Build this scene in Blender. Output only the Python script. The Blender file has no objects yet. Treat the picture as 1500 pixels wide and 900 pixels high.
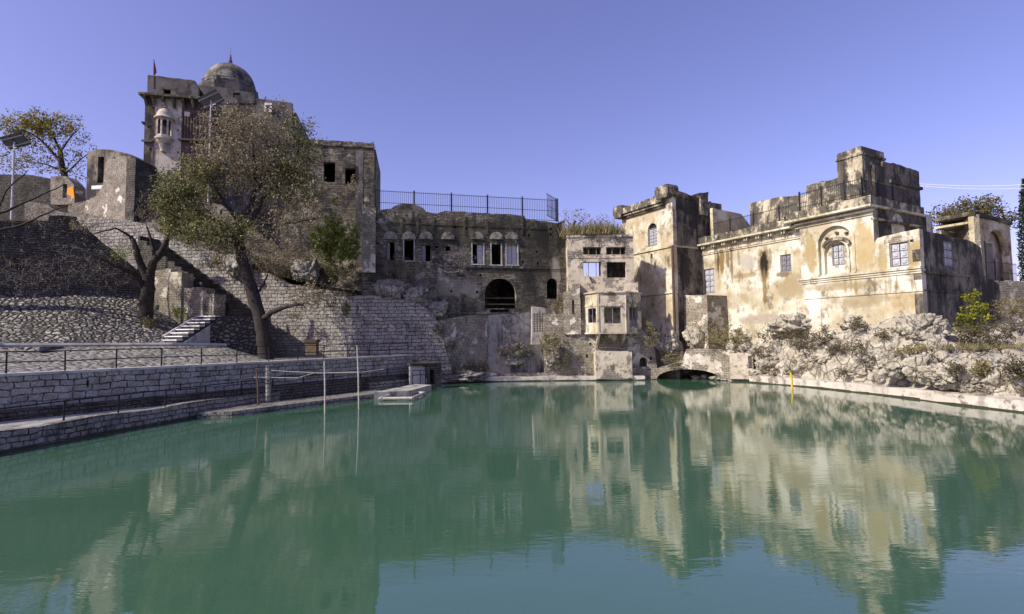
import bpy, bmesh, math, random
import numpy as np
from mathutils import Vector, Matrix, noise
from mathutils.geometry import tessellate_polygon
R = math.radians
random.seed(7); rng = np.random.default_rng(7)
sc = bpy.context.scene; COL = sc.collection

# ------------------------------------------------------------------ camera
F = 780.0; EYE = 4.2
PITCH = math.atan(45/F); ROLL = 0.012
cam_d = bpy.data.cameras.new('camera'); cam = bpy.data.objects.new('camera', cam_d); COL.objects.link(cam)
cam_d.sensor_width = 36; cam_d.lens = F/1500*36; cam_d.clip_start = .1; cam_d.clip_end = 8000
CM = Matrix.Translation((0, 0, EYE)) @ Matrix.Rotation(math.pi/2+PITCH, 4, 'X') @ Matrix.Rotation(-ROLL, 4, 'Z')
cam.matrix_world = CM; sc.camera = cam
CR = CM.to_3x3()
# ------------------------------------------------------------------ light
SUN_EL = 37.0; SH = Vector((-.885, -.465)).normalized()
S_DIR = Vector((SH.x*math.cos(R(SUN_EL)), SH.y*math.cos(R(SUN_EL)), math.sin(R(SUN_EL))))
sl = bpy.data.lights.new('sun', 'SUN'); so = bpy.data.objects.new('sun', sl); COL.objects.link(so)
sl.energy = 4.6; sl.angle = R(.5); sl.color = (1, .93, .80)
so.rotation_euler = S_DIR.to_track_quat('Z', 'Y').to_euler()
w = bpy.data.worlds.new('World'); sc.world = w; w.use_nodes = True
nt = w.node_tree; bg = nt.nodes['Background']
sky = nt.nodes.new('ShaderNodeTexSky'); sky.sky_type = 'NISHITA'; sky.sun_disc = False
sky.sun_elevation = R(SUN_EL); sky.sun_rotation = math.atan2(SH.x, SH.y)
sky.air_density = 1.0; sky.dust_density = 1.2; sky.ozone_density = 2.0
tint = nt.nodes.new('ShaderNodeMix'); tint.data_type = 'RGBA'; tint.blend_type = 'MULTIPLY'
tint.inputs['Factor'].default_value = 1; tint.inputs[7].default_value = (1.24, .935, 1.32, 1)
nt.links.new(sky.outputs[0], tint.inputs[6]); nt.links.new(tint.outputs[2], bg.inputs[0])
bg.inputs[1].default_value = .115
vs = sc.view_settings; vs.view_transform = 'Standard'; vs.look = 'None'; vs.exposure = .38; vs.gamma = 1
vs.use_curve_mapping = False
sc.cycles.max_bounces = 6; sc.cycles.transparent_max_bounces = 6

# ------------------------------------------------------------------ pixel helpers (1500x900 pixels)
def ray(u, v): return CR @ Vector(((u-750)/F, (450-v)/F, -1))
def at(u, v, Y):
    d = ray(u, v); t = Y/d.y
    return Vector((d.x*t, Y, EYE+d.z*t))
def xz(u, Y, z):
    v = 500
    for _ in range(4):
        p = at(u, v, Y); v -= (z-p.z)*F/Y
    p.z = z; return p
def gnd(u, v, z=0):
    d = ray(u, v); t = (z-EYE)/d.z
    return Vector((d.x*t, d.y*t, z))
def cross(u, P, D):
    d = ray(u, 480); k = d.x/d.y
    t = (k*P[1]-P[0])/(D[0]-k*D[1])
    return (P[0]+D[0]*t, P[1]+D[1]*t)
def upx(u, Y): return tuple(at(u, 490, Y)[:2])
class Frame:
    def __init__(s, P, Q):
        s.P = Vector((P[0], P[1])); q = Vector((Q[0], Q[1]))-s.P
        s.L = q.length; s.d = q/s.L; s.n = Vector((s.d.y, -s.d.x))
    def st(s, u, v, off=0):
        r = ray(u, v); P = s.P+s.n*off
        t = P.dot(s.n)/(r.x*s.n.x+r.y*s.n.y)
        p = r*t; return ((Vector((p.x, p.y))-P).dot(s.d), EYE+p.z)
    def z(s, u, v, off=0): return s.st(u, v, off)[1]
    def s_(s, u, v, off=0): return s.st(u, v, off)[0]
    def pt(s, a, z, off=0):
        p = s.P+s.d*a+s.n*off; return Vector((p.x, p.y, z))
    def poly(s, pts, off=0): return [s.st(u, v, off) for u, v in pts]
    def rect(s, u0, v0, u1, v1, off=0):
        um, vm = (u0+u1)/2, (v0+v1)/2
        return (s.s_(u0, vm, off), s.s_(u1, vm, off), s.z(um, v1, off), s.z(um, v0, off))
def rpoly(r): a, b, c, d = r; return [(a, c), (b, c), (b, d), (a, d)]
def archpoly(r, rise=None, n=10):
    a, b, c, d = r; h = (b-a)/2; rise = h if rise is None else rise; m = (a+b)/2
    return [(a, c), (b, c)] + [(m+h*math.cos(math.pi*i/n), d-rise+rise*math.sin(math.pi*i/n)) for i in range(n+1)]
def rough(poly, step=.6, amp=.06, top_only=True):
    out = []; n = len(poly)
    for i in range(n):
        a = poly[i]; b = poly[(i+1) % n]; L = math.dist(a, b); k = max(1, int(L/step))
        zmax = max(p[1] for p in poly); zmin = min(p[1] for p in poly)
        for j in range(k):
            t = j/k; p = (a[0]+(b[0]-a[0])*t, a[1]+(b[1]-a[1])*t)
            if j and not (top_only and p[1] < zmin+.3*(zmax-zmin)):
                p = (p[0]+random.uniform(-amp, amp)*.6, p[1]+random.uniform(-amp, amp))
            out.append(p)
    return out

# ------------------------------------------------------------------ mesh builder
class MB:
    def __init__(s): s.V = []; s.Fc = []; s.M = []; s.Q = []
    def v(s, p): s.V.append((p[0], p[1], p[2])); return len(s.V)-1
    def f(s, ids, m=0): s.Fc.append(tuple(ids)); s.M.append(m)
    def poly(s, pts, m=0): s.f([s.v(p) for p in pts], m)
    def hexa(s, b, t, m=0):
        i = [s.v(p) for p in list(b)+list(t)]
        for q in ((3, 2, 1, 0), (4, 5, 6, 7), (0, 1, 5, 4), (1, 2, 6, 5), (2, 3, 7, 6), (3, 0, 4, 7)): s.f([i[k] for k in q], m)
    def box(s, x0, x1, y0, y1, z0, z1, m=0):
        c = [(x0, y0), (x1, y0), (x1, y1), (x0, y1)]
        s.hexa([(x, y, z0) for x, y in c], [(x, y, z1) for x, y in c], m)
    def fbox(s, fr, a0, a1, z0, z1, o0, o1, m=0):
        c = [(a0, o1), (a1, o1), (a1, o0), (a0, o0)]
        s.hexa([fr.pt(a, z0, o) for a, o in c], [fr.pt(a, z1, o) for a, o in c], m)
    def panel(s, fr, outline, holes=(), off=0, th=.4, m=0):
        loops = [list(outline)]+[list(h) for h in holes]
        tri = tessellate_polygon([[Vector((p[0], p[1], 0)) for p in l] for l in loops])
        flat = [p for l in loops for p in l]
        fi = [s.v(fr.pt(p[0], p[1], off)) for p in flat]; bi = [s.v(fr.pt(p[0], p[1], off-th)) for p in flat]
        for a, b, c in tri:
            A, B, Cc = flat[a], flat[b], flat[c]
            if (B[0]-A[0])*(Cc[1]-A[1])-(B[1]-A[1])*(Cc[0]-A[0]) < 0: a, c = c, a
            s.f((fi[a], fi[b], fi[c]), m); s.f((bi[c], bi[b], bi[a]), m)
        k = 0
        for li, l in enumerate(loops):
            n = len(l); area = sum(l[i][0]*l[(i+1) % n][1]-l[(i+1) % n][0]*l[i][1] for i in range(n))
            for i in range(n):
                a, b = k+i, k+(i+1) % n
                if (area < 0) != (li > 0): a, b = b, a
                s.f((fi[a], bi[a], bi[b], fi[b]) if True else 0, m)
            k += n
    def shell(s, fr, a0, a1, z0, z1, depth, off=-.4, th=.35, roof=True, m=0, back_holes=()):
        s.fbox(fr, a0, a0+th, z0, z1, off-depth, off-.003, m); s.fbox(fr, a1-th, a1, z0, z1, off-depth, off-.003, m)
        o = [(a0+th, z0), (a1-th, z0), (a1-th, z1), (a0+th, z1)]
        s.panel(fr, o, back_holes, off-depth+th, th, m)
        if roof: s.fbox(fr, a0+th, a1-th, z1-.35, z1-.02, off-depth+th, off-.003, m)
    def tube(s, pts, rad, n=6, m=0, cap=True):
        pts = [Vector(p) for p in pts]; rings = []
        if not hasattr(rad, '__len__'): rad = [rad]*len(pts)
        x = None
        for i, p in enumerate(pts):
            d = (pts[min(i+1, len(pts)-1)]-pts[max(i-1, 0)])
            if d.length < 1e-6: d = Vector((0, 0, 1))
            d.normalize()
            if x is None: x = d.cross(Vector((0, 0, 1)) if abs(d.z) < .9 else Vector((1, 0, 0)))
            x = (x-d*x.dot(d)); x.normalize(); y = d.cross(x)
            rings.append([s.v(p+(x*math.cos(2*math.pi*k/n)+y*math.sin(2*math.pi*k/n))*rad[i]) for k in range(n)])
        for a, b in zip(rings, rings[1:]):
            for k in range(n): s.f((a[k], a[(k+1) % n], b[(k+1) % n], b[k]), m)
        if cap: s.f(rings[0][::-1], m); s.f(rings[-1], m)
    def lathe(s, c, prof, n=24, m=0, a0=0, a1=2*math.pi):
        full = abs(a1-a0-2*math.pi) < 1e-6; k = n if full else n+1
        rings = [[s.v((c[0]+r*math.cos(a0+(a1-a0)*i/n), c[1]+r*math.sin(a0+(a1-a0)*i/n), c[2]+z)) for i in range(k)] for r, z in prof]
        for a, b in zip(rings, rings[1:]):
            for i in range(n): s.f((a[i], a[(i+1) % k], b[(i+1) % k], b[i]), m)
        s.f(rings[0][::-1], m); s.f(rings[-1], m)
    def quads(s, A, m=0): s.Q.append((np.asarray(A, dtype=np.float32), m))   # (n,4,3)
    def build(s, name, mats, parent=None, origin=None, smooth=False):
        if not isinstance(mats, (list, tuple)): mats = [mats]
        V = np.array(s.V, dtype=np.float64).reshape(-1, 3); lens = [len(f) for f in s.Fc]; loops = [i for f in s.Fc for i in f]
        mi = list(s.M); nv = len(V); Vs = [V]; lp = [np.array(loops, dtype=np.int64)]; ls = [np.array(lens, dtype=np.int64)]
        for A, m in s.Q:
            k = len(A); Vs.append(A.reshape(-1, 3)); lp.append(np.arange(4*k)+nv); ls.append(np.full(k, 4)); nv += 4*k; mi += [m]*k
        V = np.concatenate(Vs); lp = np.concatenate(lp); ls = np.concatenate(ls)
        if origin is None and parent is None: origin = Vector(((V[:, 0].min()+V[:, 0].max())/2, (V[:, 1].min()+V[:, 1].max())/2, V[:, 2].min()))
        o3 = np.array(origin if origin is not None else wloc(parent))
        me = bpy.data.meshes.new(name)
        me.vertices.add(len(V)); me.vertices.foreach_set('co', (V-o3).astype(np.float32).ravel())
        me.loops.add(len(lp)); me.loops.foreach_set('vertex_index', lp.astype(np.int32))
        me.polygons.add(len(ls)); st = np.concatenate([[0], np.cumsum(ls)[:-1]])
        me.polygons.foreach_set('loop_start', st.astype(np.int32)); me.polygons.foreach_set('loop_total', ls.astype(np.int32))
        me.polygons.foreach_set('material_index', np.array(mi, dtype=np.int32))
        me.polygons.foreach_set('use_smooth', np.full(len(ls), bool(smooth)))
        me.update(calc_edges=True); me.validate()
        if not s.Q:
            bm = bmesh.new(); bm.from_mesh(me); bmesh.ops.recalc_face_normals(bm, faces=bm.faces); bm.to_mesh(me); bm.free()
            uv = me.uv_layers.new(name='UVMap'); nn = np.zeros(len(me.polygons)*3); me.polygons.foreach_get('normal', nn); nn = nn.reshape(-1, 3)
            W = np.zeros(len(me.vertices)*3); me.vertices.foreach_get('co', W); W = W.reshape(-1, 3)+o3
            lv = np.zeros(len(me.loops), dtype=np.int32); me.loops.foreach_get('vertex_index', lv)
            lt = np.zeros(len(me.polygons), dtype=np.int32); me.polygons.foreach_get('loop_total', lt)
            N = np.repeat(nn, lt, axis=0); P = W[lv]
            h = np.hypot(N[:, 0], N[:, 1])+1e-9; flat = np.abs(N[:, 2]) > .8
            a = np.where(flat, P[:, 0], (-N[:, 1]*P[:, 0]+N[:, 0]*P[:, 1])/h)
            b = np.where(flat, P[:, 1], P[:, 2])
            uv.data.foreach_set('uv', np.stack([a, b], 1).astype(np.float32).ravel())
        for mm in mats: me.materials.append(mm)
        o = bpy.data.objects.new(name, me); COL.objects.link(o)
        if parent is not None: o.parent = parent; o.location = Vector(o3)-wloc(parent)
        else: o.location = o3
        WL[o.name] = Vector(o3); return o
WL = {}
def wloc(o): return WL[o.name]
def tag(o, label, cat, group=None):
    o['label'] = label; o['category'] = cat
    if group: o['group'] = group
    return o
def thing(name, label, cat, loc, group=None):
    o = bpy.data.objects.new(name, None); COL.objects.link(o); o.location = loc; o.empty_display_size = .3
    WL[o.name] = Vector(loc); return tag(o, label, cat, group)
def kind(o, k, label=None):
    o['kind'] = k
    if label: o['label'] = label
    return o

# ------------------------------------------------------------------ materials
class G:
    def __init__(s, name, rough=.9):
        s.m = bpy.data.materials.new(name); s.m.use_nodes = True; s.t = s.m.node_tree
        s.b = s.t.nodes['Principled BSDF']; s.b.inputs['Roughness'].default_value = rough
        s.b.inputs['Specular IOR Level'].default_value = .25
        s.geo = s.n('ShaderNodeNewGeometry'); s.pos = s.geo.outputs['Position']
        s._uv = None
    @property
    def uv(s):
        if s._uv is None: s._uv = s.n('ShaderNodeUVMap').outputs[0]
        return s._uv
    def n(s, t): return s.t.nodes.new(t)
    def put(s, sock, v):
        if hasattr(v, 'is_output'): s.t.links.new(v, sock)
        elif isinstance(v, (tuple, list)) and sock.type == 'RGBA': sock.default_value = (*v[:3], 1)
        else: sock.default_value = v
    def map(s, vec, sc_=(1, 1, 1), loc=(0, 0, 0)):
        n = s.n('ShaderNodeMapping'); s.put(n.inputs[0], vec); n.inputs['Scale'].default_value = sc_; n.inputs['Location'].default_value = loc; return n.outputs[0]
    def noise(s, vec, scale, detail=4, rough=.6, dist=0, col=False):
        n = s.n('ShaderNodeTexNoise'); s.put(n.inputs['Vector'], vec); n.inputs['Scale'].default_value = scale
        n.inputs['Detail'].default_value = detail; n.inputs['Roughness'].default_value = rough; n.inputs['Distortion'].default_value = dist
        return n.outputs['Color' if col else 'Fac']
    def ramp(s, f, a, b):   # 0..1 smooth between a and b
        n = s.n('ShaderNodeMapRange'); n.interpolation_type = 'SMOOTHSTEP'; s.put(n.inputs[0], f)
        n.inputs[1].default_value = a; n.inputs[2].default_value = b; return n.outputs[0]
    def mix(s, f, a, b, mode='MIX'):
        n = s.n('ShaderNodeMix'); n.data_type = 'RGBA'; n.blend_type = mode; n.clamp_factor = True
        s.put(n.inputs[0], f); s.put(n.inputs[6], a); s.put(n.inputs[7], b); return n.outputs[2]
    def math(s, op, a, b=0.0):
        n = s.n('ShaderNodeMath'); n.operation = op; s.put(n.inputs[0], a); s.put(n.inputs[1], b); return n.outputs[0]
    def vadd(s, a, b, k):
        n = s.n('ShaderNodeVectorMath'); n.operation = 'MULTIPLY_ADD'; s.put(n.inputs[0], b); n.inputs[1].default_value = (k, k, k); s.put(n.inputs[2], a); return n.outputs[0]
    def bump(s, h, strength=.6, dist=.05):
        n = s.n('ShaderNodeBump'); s.put(n.inputs['Height'], h); n.inputs['Strength'].default_value = strength; n.inputs['Distance'].default_value = dist
        s.t.links.new(n.outputs[0], s.b.inputs['Normal'])
    def out(s, col): s.put(s.b.inputs['Base Color'], col); return s.m
def wallmat(name, brick=None, plaster=((.5, .42, .28), (.62, .56, .42), (.36, .3, .2)), cover=1.0, stain=((.03, .028, .025), .3),
            streak=((.035, .03, .025), .3), moss=None, bump=.6, bdist=.05, pscale=1.0, seed=0, spots=()):
    g = G(name); pos = g.map(g.pos, (1, 1, 1), (seed*7.3, seed*3.1, seed*1.7))
    big = g.noise(pos, .35*pscale, 5, .62); mid = g.noise(pos, 1.3*pscale, 6, .65); fine = g.noise(pos, 9, 5, .7)
    pc = g.mix(g.ramp(big, .4, .6), plaster[0], plaster[1]); pc = g.mix(g.ramp(mid, .5, .68), pc, plaster[2])
    h = g.math('ADD', g.math('MULTIPLY', fine, .35), g.math('MULTIPLY', mid, .35)); c = pc
    if brick:
        bw, bh, c1, c2, mo, ms = brick
        nc = g.noise(g.uv, 1.1, 3, .5, col=True); uv2 = g.vadd(g.uv, nc, bh*.8)
        nc2 = g.noise(g.uv, 5, 3, .6, col=True); uv2 = g.vadd(uv2, nc2, bh*.42)
        b = g.n('ShaderNodeTexBrick'); g.put(b.inputs['Vector'], uv2); b.inputs['Scale'].default_value = 1
        b.inputs['Brick Width'].default_value = bw; b.inputs['Row Height'].default_value = bh; b.inputs['Mortar Size'].default_value = ms
        b.inputs['Mortar Smooth'].default_value = .5; b.inputs['Bias'].default_value = 0; b.squash = 1.4; b.squash_frequency = 3; b.offset_frequency = 2; b.offset = .43
        g.put(b.inputs['Color1'], c1); g.put(b.inputs['Color2'], c2); g.put(b.inputs['Mortar'], mo)
        mf = g.math('MULTIPLY', b.outputs['Fac'], g.math('ADD', .45, g.math('MULTIPLY', g.ramp(g.noise(pos, 1.7, 4, .7), .35, .62), .55)))
        b.inputs['Mortar'].default_value = (*[.5*(x+y) for x, y in zip(c1, c2)], 1); b0 = g.mix(mf, b.outputs['Color'], mo)
        wn = g.n('ShaderNodeTexBrick'); g.put(wn.inputs['Vector'], uv2); wn.inputs['Scale'].default_value = 1; wn.inputs['Brick Width'].default_value = bw; wn.inputs['Row Height'].default_value = bh; wn.inputs['Mortar Size'].default_value = 0; wn.squash = 1.4; wn.squash_frequency = 3; wn.offset_frequency = 2; wn.offset = .43
        g.put(wn.inputs['Color1'], (0, 0, 0)); g.put(wn.inputs['Color2'], (1, 1, 1)); g.put(wn.inputs['Mortar'], (.5, .5, .5))
        b0 = g.mix(g.ramp(wn.outputs['Color'], 0, 1), g.mix(1, b0, (.6, .59, .57), 'MULTIPLY'), b0)
        bc = g.mix(g.ramp(fine, .3, .75), b0, g.mix(1, b0, (.55, .53, .5), 'MULTIPLY'))
        bc = g.mix(g.ramp(mid, .35, .7), bc, g.mix(1, bc, (.6, .58, .55), 'MULTIPLY'))
        bhgt = g.math('ADD', g.math('MULTIPLY', g.math('SUBTRACT', 1, b.outputs['Fac']), .7), g.math('ADD', g.math('MULTIPLY', fine, .35), g.math('MULTIPLY', g.noise(pos, 3.2, 3, .6), .75)))
        if cover > 0:
            pm = g.ramp(g.math('ADD', g.noise(pos, .6*pscale, 6, .65), 0), .66-cover*.5, .70-cover*.5)
            c = g.mix(pm, bc, pc)
            hm = g.n('ShaderNodeMix'); hm.data_type = 'FLOAT'; g.put(hm.inputs[0], pm); g.put(hm.inputs[2], bhgt); g.put(hm.inputs[3], g.math('ADD', h, .45)); h = hm.outputs[0]
        else: c = bc; h = bhgt
    if moss:
        c = g.mix(g.math('MULTIPLY', g.ramp(g.noise(g.map(pos, (1, 1, .5)), .9, 6, .7), .5, .64), moss[1]), c, moss[0])
    sm = g.ramp(g.noise(g.map(pos, (1, 1, .6), (4, 9, 2)), .55*pscale, 8, .72), .62-.3*stain[1], .74-.3*stain[1])
    c = g.mix(g.math('MULTIPLY', sm, .85), c, stain[0])
    st = g.ramp(g.noise(g.map(pos, (1.5, 1.5, .1), (1, 5, 3)), 1.0, 6, .7), .66-.25*streak[1], .8-.25*streak[1])
    c = g.mix(g.math('MULTIPLY', st, .8), c, streak[0])
    if spots:
        sx = g.n('ShaderNodeSeparateXYZ'); g.put(sx.inputs[0], g.uv); nz = g.math('SUBTRACT', g.noise(g.map(pos, (1, 1, .6)), 1.6, 6, .7), .5)
        for a, z, ra, rz_, colr, amt in spots:
            dx = g.math('DIVIDE', g.math('SUBTRACT', sx.outputs[0], a), ra); dz = g.math('DIVIDE', g.math('SUBTRACT', sx.outputs[1], z), rz_)
            d = g.math('ADD', g.math('SQRT', g.math('ADD', g.math('MULTIPLY', dx, dx), g.math('MULTIPLY', dz, dz))), g.math('MULTIPLY', nz, 1.6))
            c = g.mix(g.math('MULTIPLY', g.ramp(d, 1.15, .65), amt), c, colr)
    g.bump(h, bump, bdist); return g.out(c)
def simple(name, col, rough=.8, var=.35, scale=6, bump=.25, metal=0):
    g = G(name, rough); f = g.noise(g.pos, scale, 5, .65)
    g.b.inputs['Metallic'].default_value = metal
    g.bump(f, bump, .03); return g.out(g.mix(g.ramp(f, .3, .7), tuple(c*(1-var) for c in col), tuple(min(1, c*(1+var*.5)) for c in col)))
def rockmat(name, c1, c2, dark, scale=.8):
    g = G(name); a = g.noise(g.pos, scale, 8, .7, .4); b = g.noise(g.pos, scale*6, 6, .7)
    v = g.n('ShaderNodeTexVoronoi'); v.feature = 'DISTANCE_TO_EDGE'; g.put(v.inputs['Vector'], g.vadd(g.pos, g.noise(g.pos, 2, 4, .6, col=True), .6)); v.inputs['Scale'].default_value = .9
    cr = g.ramp(v.outputs['Distance'], .0, .05)
    c = g.mix(g.ramp(a, .38, .6), c1, c2); c = g.mix(g.ramp(b, .57, .72), c, dark)
    c = g.mix(g.math('MULTIPLY', g.ramp(g.noise(g.map(g.pos, (1, 1, .25)), 1.1, 7, .7), .54, .66), .7), c, dark)
    c = g.mix(g.math('MULTIPLY', g.math('SUBTRACT', 1, g.ramp(v.outputs['Distance'], 0, .035)), .75), c, dark)
    h = g.math('ADD', g.math('MULTIPLY', a, .9), g.math('ADD', g.math('MULTIPLY', b, .4), g.math('MULTIPLY', cr, .35)))
    g.bump(h, 1, .3); return g.out(c)
def cobblemat(name, scale, c1, c2, joint):
    g = G(name); vec = g.vadd(g.uv, g.noise(g.uv, 2.2, 3, .6, col=True), .22)
    vec = g.map(vec, (1, 1.5, 1))
    v = g.n('ShaderNodeTexVoronoi'); v.feature = 'DISTANCE_TO_EDGE'; g.put(v.inputs['Vector'], vec); v.inputs['Scale'].default_value = scale
    vc = g.n('ShaderNodeTexVoronoi'); g.put(vc.inputs['Vector'], vec); vc.inputs['Scale'].default_value = scale
    sep = g.n('ShaderNodeSeparateColor'); g.put(sep.inputs[0], vc.outputs['Color'])
    c = g.mix(sep.outputs[0], c1, c2); f = g.noise(g.pos, 7, 5, .7)
    c = g.mix(g.ramp(f, .4, .7), c, g.mix(1, c, (.5, .5, .48), 'MULTIPLY'))
    e = g.ramp(v.outputs['Distance'], .03, .14); c = g.mix(e, joint, c)
    c = g.mix(g.math('MULTIPLY', g.ramp(g.noise(g.pos, .3, 5, .65), .5, .64), .55), c, (.05, .048, .04))
    g.bump(g.math('ADD', g.math('MULTIPLY', g.ramp(v.outputs['Distance'], 0, .3), 1), g.math('MULTIPLY', f, .3)), 1, .22); return g.out(c)
def leafmat(name, cols, trans=.35):
    g = G(name, .6); r = g.n('ShaderNodeValToRGB'); g.put(r.inputs[0], g.geo.outputs['Random Per Island'])
    e = r.color_ramp.elements; k = len(cols)
    while len(e) < k: e.new(.5)
    for i, c in enumerate(cols): e[i].position = i/max(1, k-1); e[i].color = (*c, 1)
    tr = g.n('ShaderNodeBsdfTranslucent'); g.put(tr.inputs[0], r.outputs[0]); mx = g.n('ShaderNodeMixShader'); mx.inputs[0].default_value = trans
    g.put(g.b.inputs['Base Color'], r.outputs[0]); o = g.t.nodes['Material Output']
    g.t.links.new(g.b.outputs[0], mx.inputs[1]); g.t.links.new(tr.outputs[0], mx.inputs[2]); g.t.links.new(mx.outputs[0], o.inputs[0]); return g.m
STONE = (.40, .38, .35); 
M = {}
M['plaster'] = wallmat('weathered_cream_plaster', plaster=((.49, .42, .25), (.70, .66, .50), (.33, .275, .155)), stain=((.15, .115, .065), .10), streak=((.10, .07, .03), .26), moss=((.36, .27, .125), .8), bump=.5, seed=1)
M['plaster_tower'] = wallmat('pale_tower_plaster', plaster=((.42, .355, .225), (.60, .56, .43), (.24, .2, .125)), stain=((.09, .075, .05), .26), streak=((.07, .05, .025), .3), moss=((.34, .26, .12), .6), bump=.5, seed=2)
M['plaster_dark'] = wallmat('stained_and_shaded_plaster', plaster=((.14, .12, .09), (.25, .22, .165), (.075, .066, .05)), stain=((.022, .02, .018), .6), streak=((.018, .017, .015), .6), bump=.4, seed=3)  # black stains, plus dark tones that paint the shade of side walls
M['parapet'] = wallmat('lichen_crusted_parapet', plaster=((.40, .35, .24), (.56, .51, .37), (.13, .115, .085)), stain=((.026, .024, .02), .74), streak=((.026, .024, .02), .6), bump=.9, pscale=1.5, seed=4)
M['brick_dark'] = wallmat('sooty_small_brick', brick=(.42, .17, (.22, .2, .17), (.36, .325, .27), (.05, .046, .04), .028), plaster=((.25, .225, .185), (.38, .345, .285), (.13, .12, .1)), cover=.22, stain=((.026, .025, .024), .40), streak=((.022, .021, .02), .42), moss=((.17, .16, .07), .5), bump=.8, bdist=.06, seed=5)
M['brick_pale'] = wallmat('pale_rubble_brick', brick=(.36, .15, (.66, .605, .48), (.44, .40, .31), (.15, .135, .105), .026), plaster=((.46, .41, .31), (.66, .61, .5), (.34, .3, .23)), cover=.25, stain=((.09, .08, .065), .14), streak=((.07, .06, .05), .15), bump=.8, bdist=.06, seed=6)
M['brick_room'] = wallmat('grey_rubble_brick', brick=(.4, .19, (.58, .54, .45), (.41, .375, .31), (.15, .14, .115), .024), plaster=((.48, .42, .31), (.58, .52, .4), (.27, .23, .17)), cover=.42, stain=((.07, .065, .055), .22), streak=((.06, .055, .045), .2), bump=.8, bdist=.06, seed=12)
M['ashlar'] = wallmat('squared_limestone_blocks', brick=(.62, .34, (.76, .73, .67), (.48, .46, .42), (.05, .048, .045), .03), cover=0, stain=((.09, .085, .08), .16), streak=((.07, .065, .06), .1), bump=1.0, bdist=.26, seed=7)
M['ashlar_near'] = wallmat('grey_squared_blocks', brick=(.56, .33, (.68, .675, .64), (.44, .435, .41), (.03, .029, .027), .03), cover=0, stain=((.06, .058, .056), .2), streak=((.04, .04, .04), .25), bump=1.0, bdist=.1, seed=8)
M['wall_dim'] = wallmat('dark_and_shaded_rubble', brick=(.38, .2, (.28, .265, .225), (.15, .14, .12), (.035, .033, .03), .03), cover=0, stain=((.04, .037, .033), .4), streak=((.04, .037, .033), .3), bump=1, bdist=.15, seed=9)  # dark stone; also paints the shade on bastion flank and stair risers
M['tower_white'] = wallmat('flaking_whitewash', plaster=((.46, .41, .33), (.56, .51, .42), (.22, .195, .155)), stain=((.1, .09, .075), .3), streak=((.09, .08, .07), .42), bump=.4, seed=10)
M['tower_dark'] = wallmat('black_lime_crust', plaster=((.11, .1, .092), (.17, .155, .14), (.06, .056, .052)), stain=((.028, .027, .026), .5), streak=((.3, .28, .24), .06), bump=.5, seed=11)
M['dome'] = wallmat('weathered_dome_lime', plaster=((.10, .094, .078), (.25, .235, .19), (.05, .046, .04)), stain=((.03, .029, .027), .45), streak=((.04, .037, .033), .3), pscale=1.6, bump=.5, seed=14)
M['cracked'] = wallmat('cracked_rubble_bastion', brick=(.33, .13, (.72, .66, .55), (.48, .43, .35), (.18, .165, .135), .022), plaster=((.62, .57, .48), (.7, .65, .56), (.4, .36, .3)), cover=.14, stain=((.08, .07, .06), .18), streak=((.1, .09, .075), .1), bump=1, bdist=.12, seed=13)
M['concrete'] = wallmat('grey_concrete', plaster=((.36, .35, .33), (.46, .45, .43), (.25, .24, .22)), stain=((.12, .115, .11), .2), streak=((.12, .115, .11), .15), bump=.3, seed=15)
M['kerb'] = wallmat('waterworn_kerb_stone', brick=(1.6, .5, (.50, .46, .39), (.4, .36, .3), (.13, .12, .1), .025), plaster=((.48, .44, .37), (.54, .5, .43), (.3, .27, .22)), cover=.55, stain=((.2, .18, .13), .2), streak=((.2, .18, .14), .1), bump=.7, bdist=.08, seed=16)
M['rock'] = rockmat('limestone_rock', (.53, .495, .40), (.35, .315, .24), (.07, .062, .047))
M['edge'] = wallmat('stained_walkway_edge', brick=(.42, .24, (.56, .54, .5), (.36, .35, .32), (.06, .056, .05), .03), plaster=((.36, .34, .32), (.46, .44, .42), (.2, .19, .18)), cover=0, stain=((.06, .056, .05), .3), streak=((.05, .046, .042), .35), bump=1, bdist=.12, seed=18)
M['walk'] = wallmat('worn_walkway_cement', plaster=((.32, .31, .28), (.42, .41, .37), (.18, .175, .16)), stain=((.05, .047, .043), .4), streak=((.06, .056, .05), .2), bump=.4, seed=19)
M['apron'] = wallmat('streaked_grey_render', plaster=((.25, .235, .21), (.34, .32, .29), (.16, .15, .13)), stain=((.05, .047, .042), .35), streak=((.03, .028, .025), .6), bump=.4, seed=20)
M['rock_grey'] = rockmat('grey_limestone_rock', (.40, .375, .33), (.27, .25, .215), (.08, .073, .062))
M['earth'] = rockmat('dry_earth_slope', (.2, .175, .135), (.115, .1, .078), (.045, .04, .03), 1.2)
M['paving'] = cobblemat('worn_slab_paving', 1.5, (.36, .345, .31), (.27, .26, .23), (.2, .19, .165))
M['cobble'] = cobblemat('cobble_pitching', 2.1, (.46, .43, .36), (.18, .17, .145), (.035, .033, .03))
M['cobble_dark'] = cobblemat('rubble_facing', 2.2, (.3, .28, .24), (.14, .13, .115), (.03, .028, .026))
M['iron'] = simple('black_iron', (.02, .02, .024), .55, .3)
M['pipe'] = simple('bleached_bamboo', (.42, .39, .34), .7)
M['rust'] = simple('rusty_pipe', (.1, .065, .045), .7)
M['algae'] = simple('wet_algae_line', (.05, .045, .022), .5, .4)
M['shutter'] = simple('pale_blue_painted_wood', (.40, .41, .42), .6, .25)
M['shutter_dark'] = simple('grey_painted_wood', (.2, .2, .215), .6, .3)
M['shutter_gap'] = simple('shadowed_shutter_joint_wood', (.09, .09, .1), .7, .3)
M['redwood'] = simple('red_brown_timber', (.10, .068, .056), .7)
M['white'] = simple('white_paint', (.78, .77, .74), .5, .12)
M['black'] = simple('black_paint', (.02, .02, .02), .5)
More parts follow.
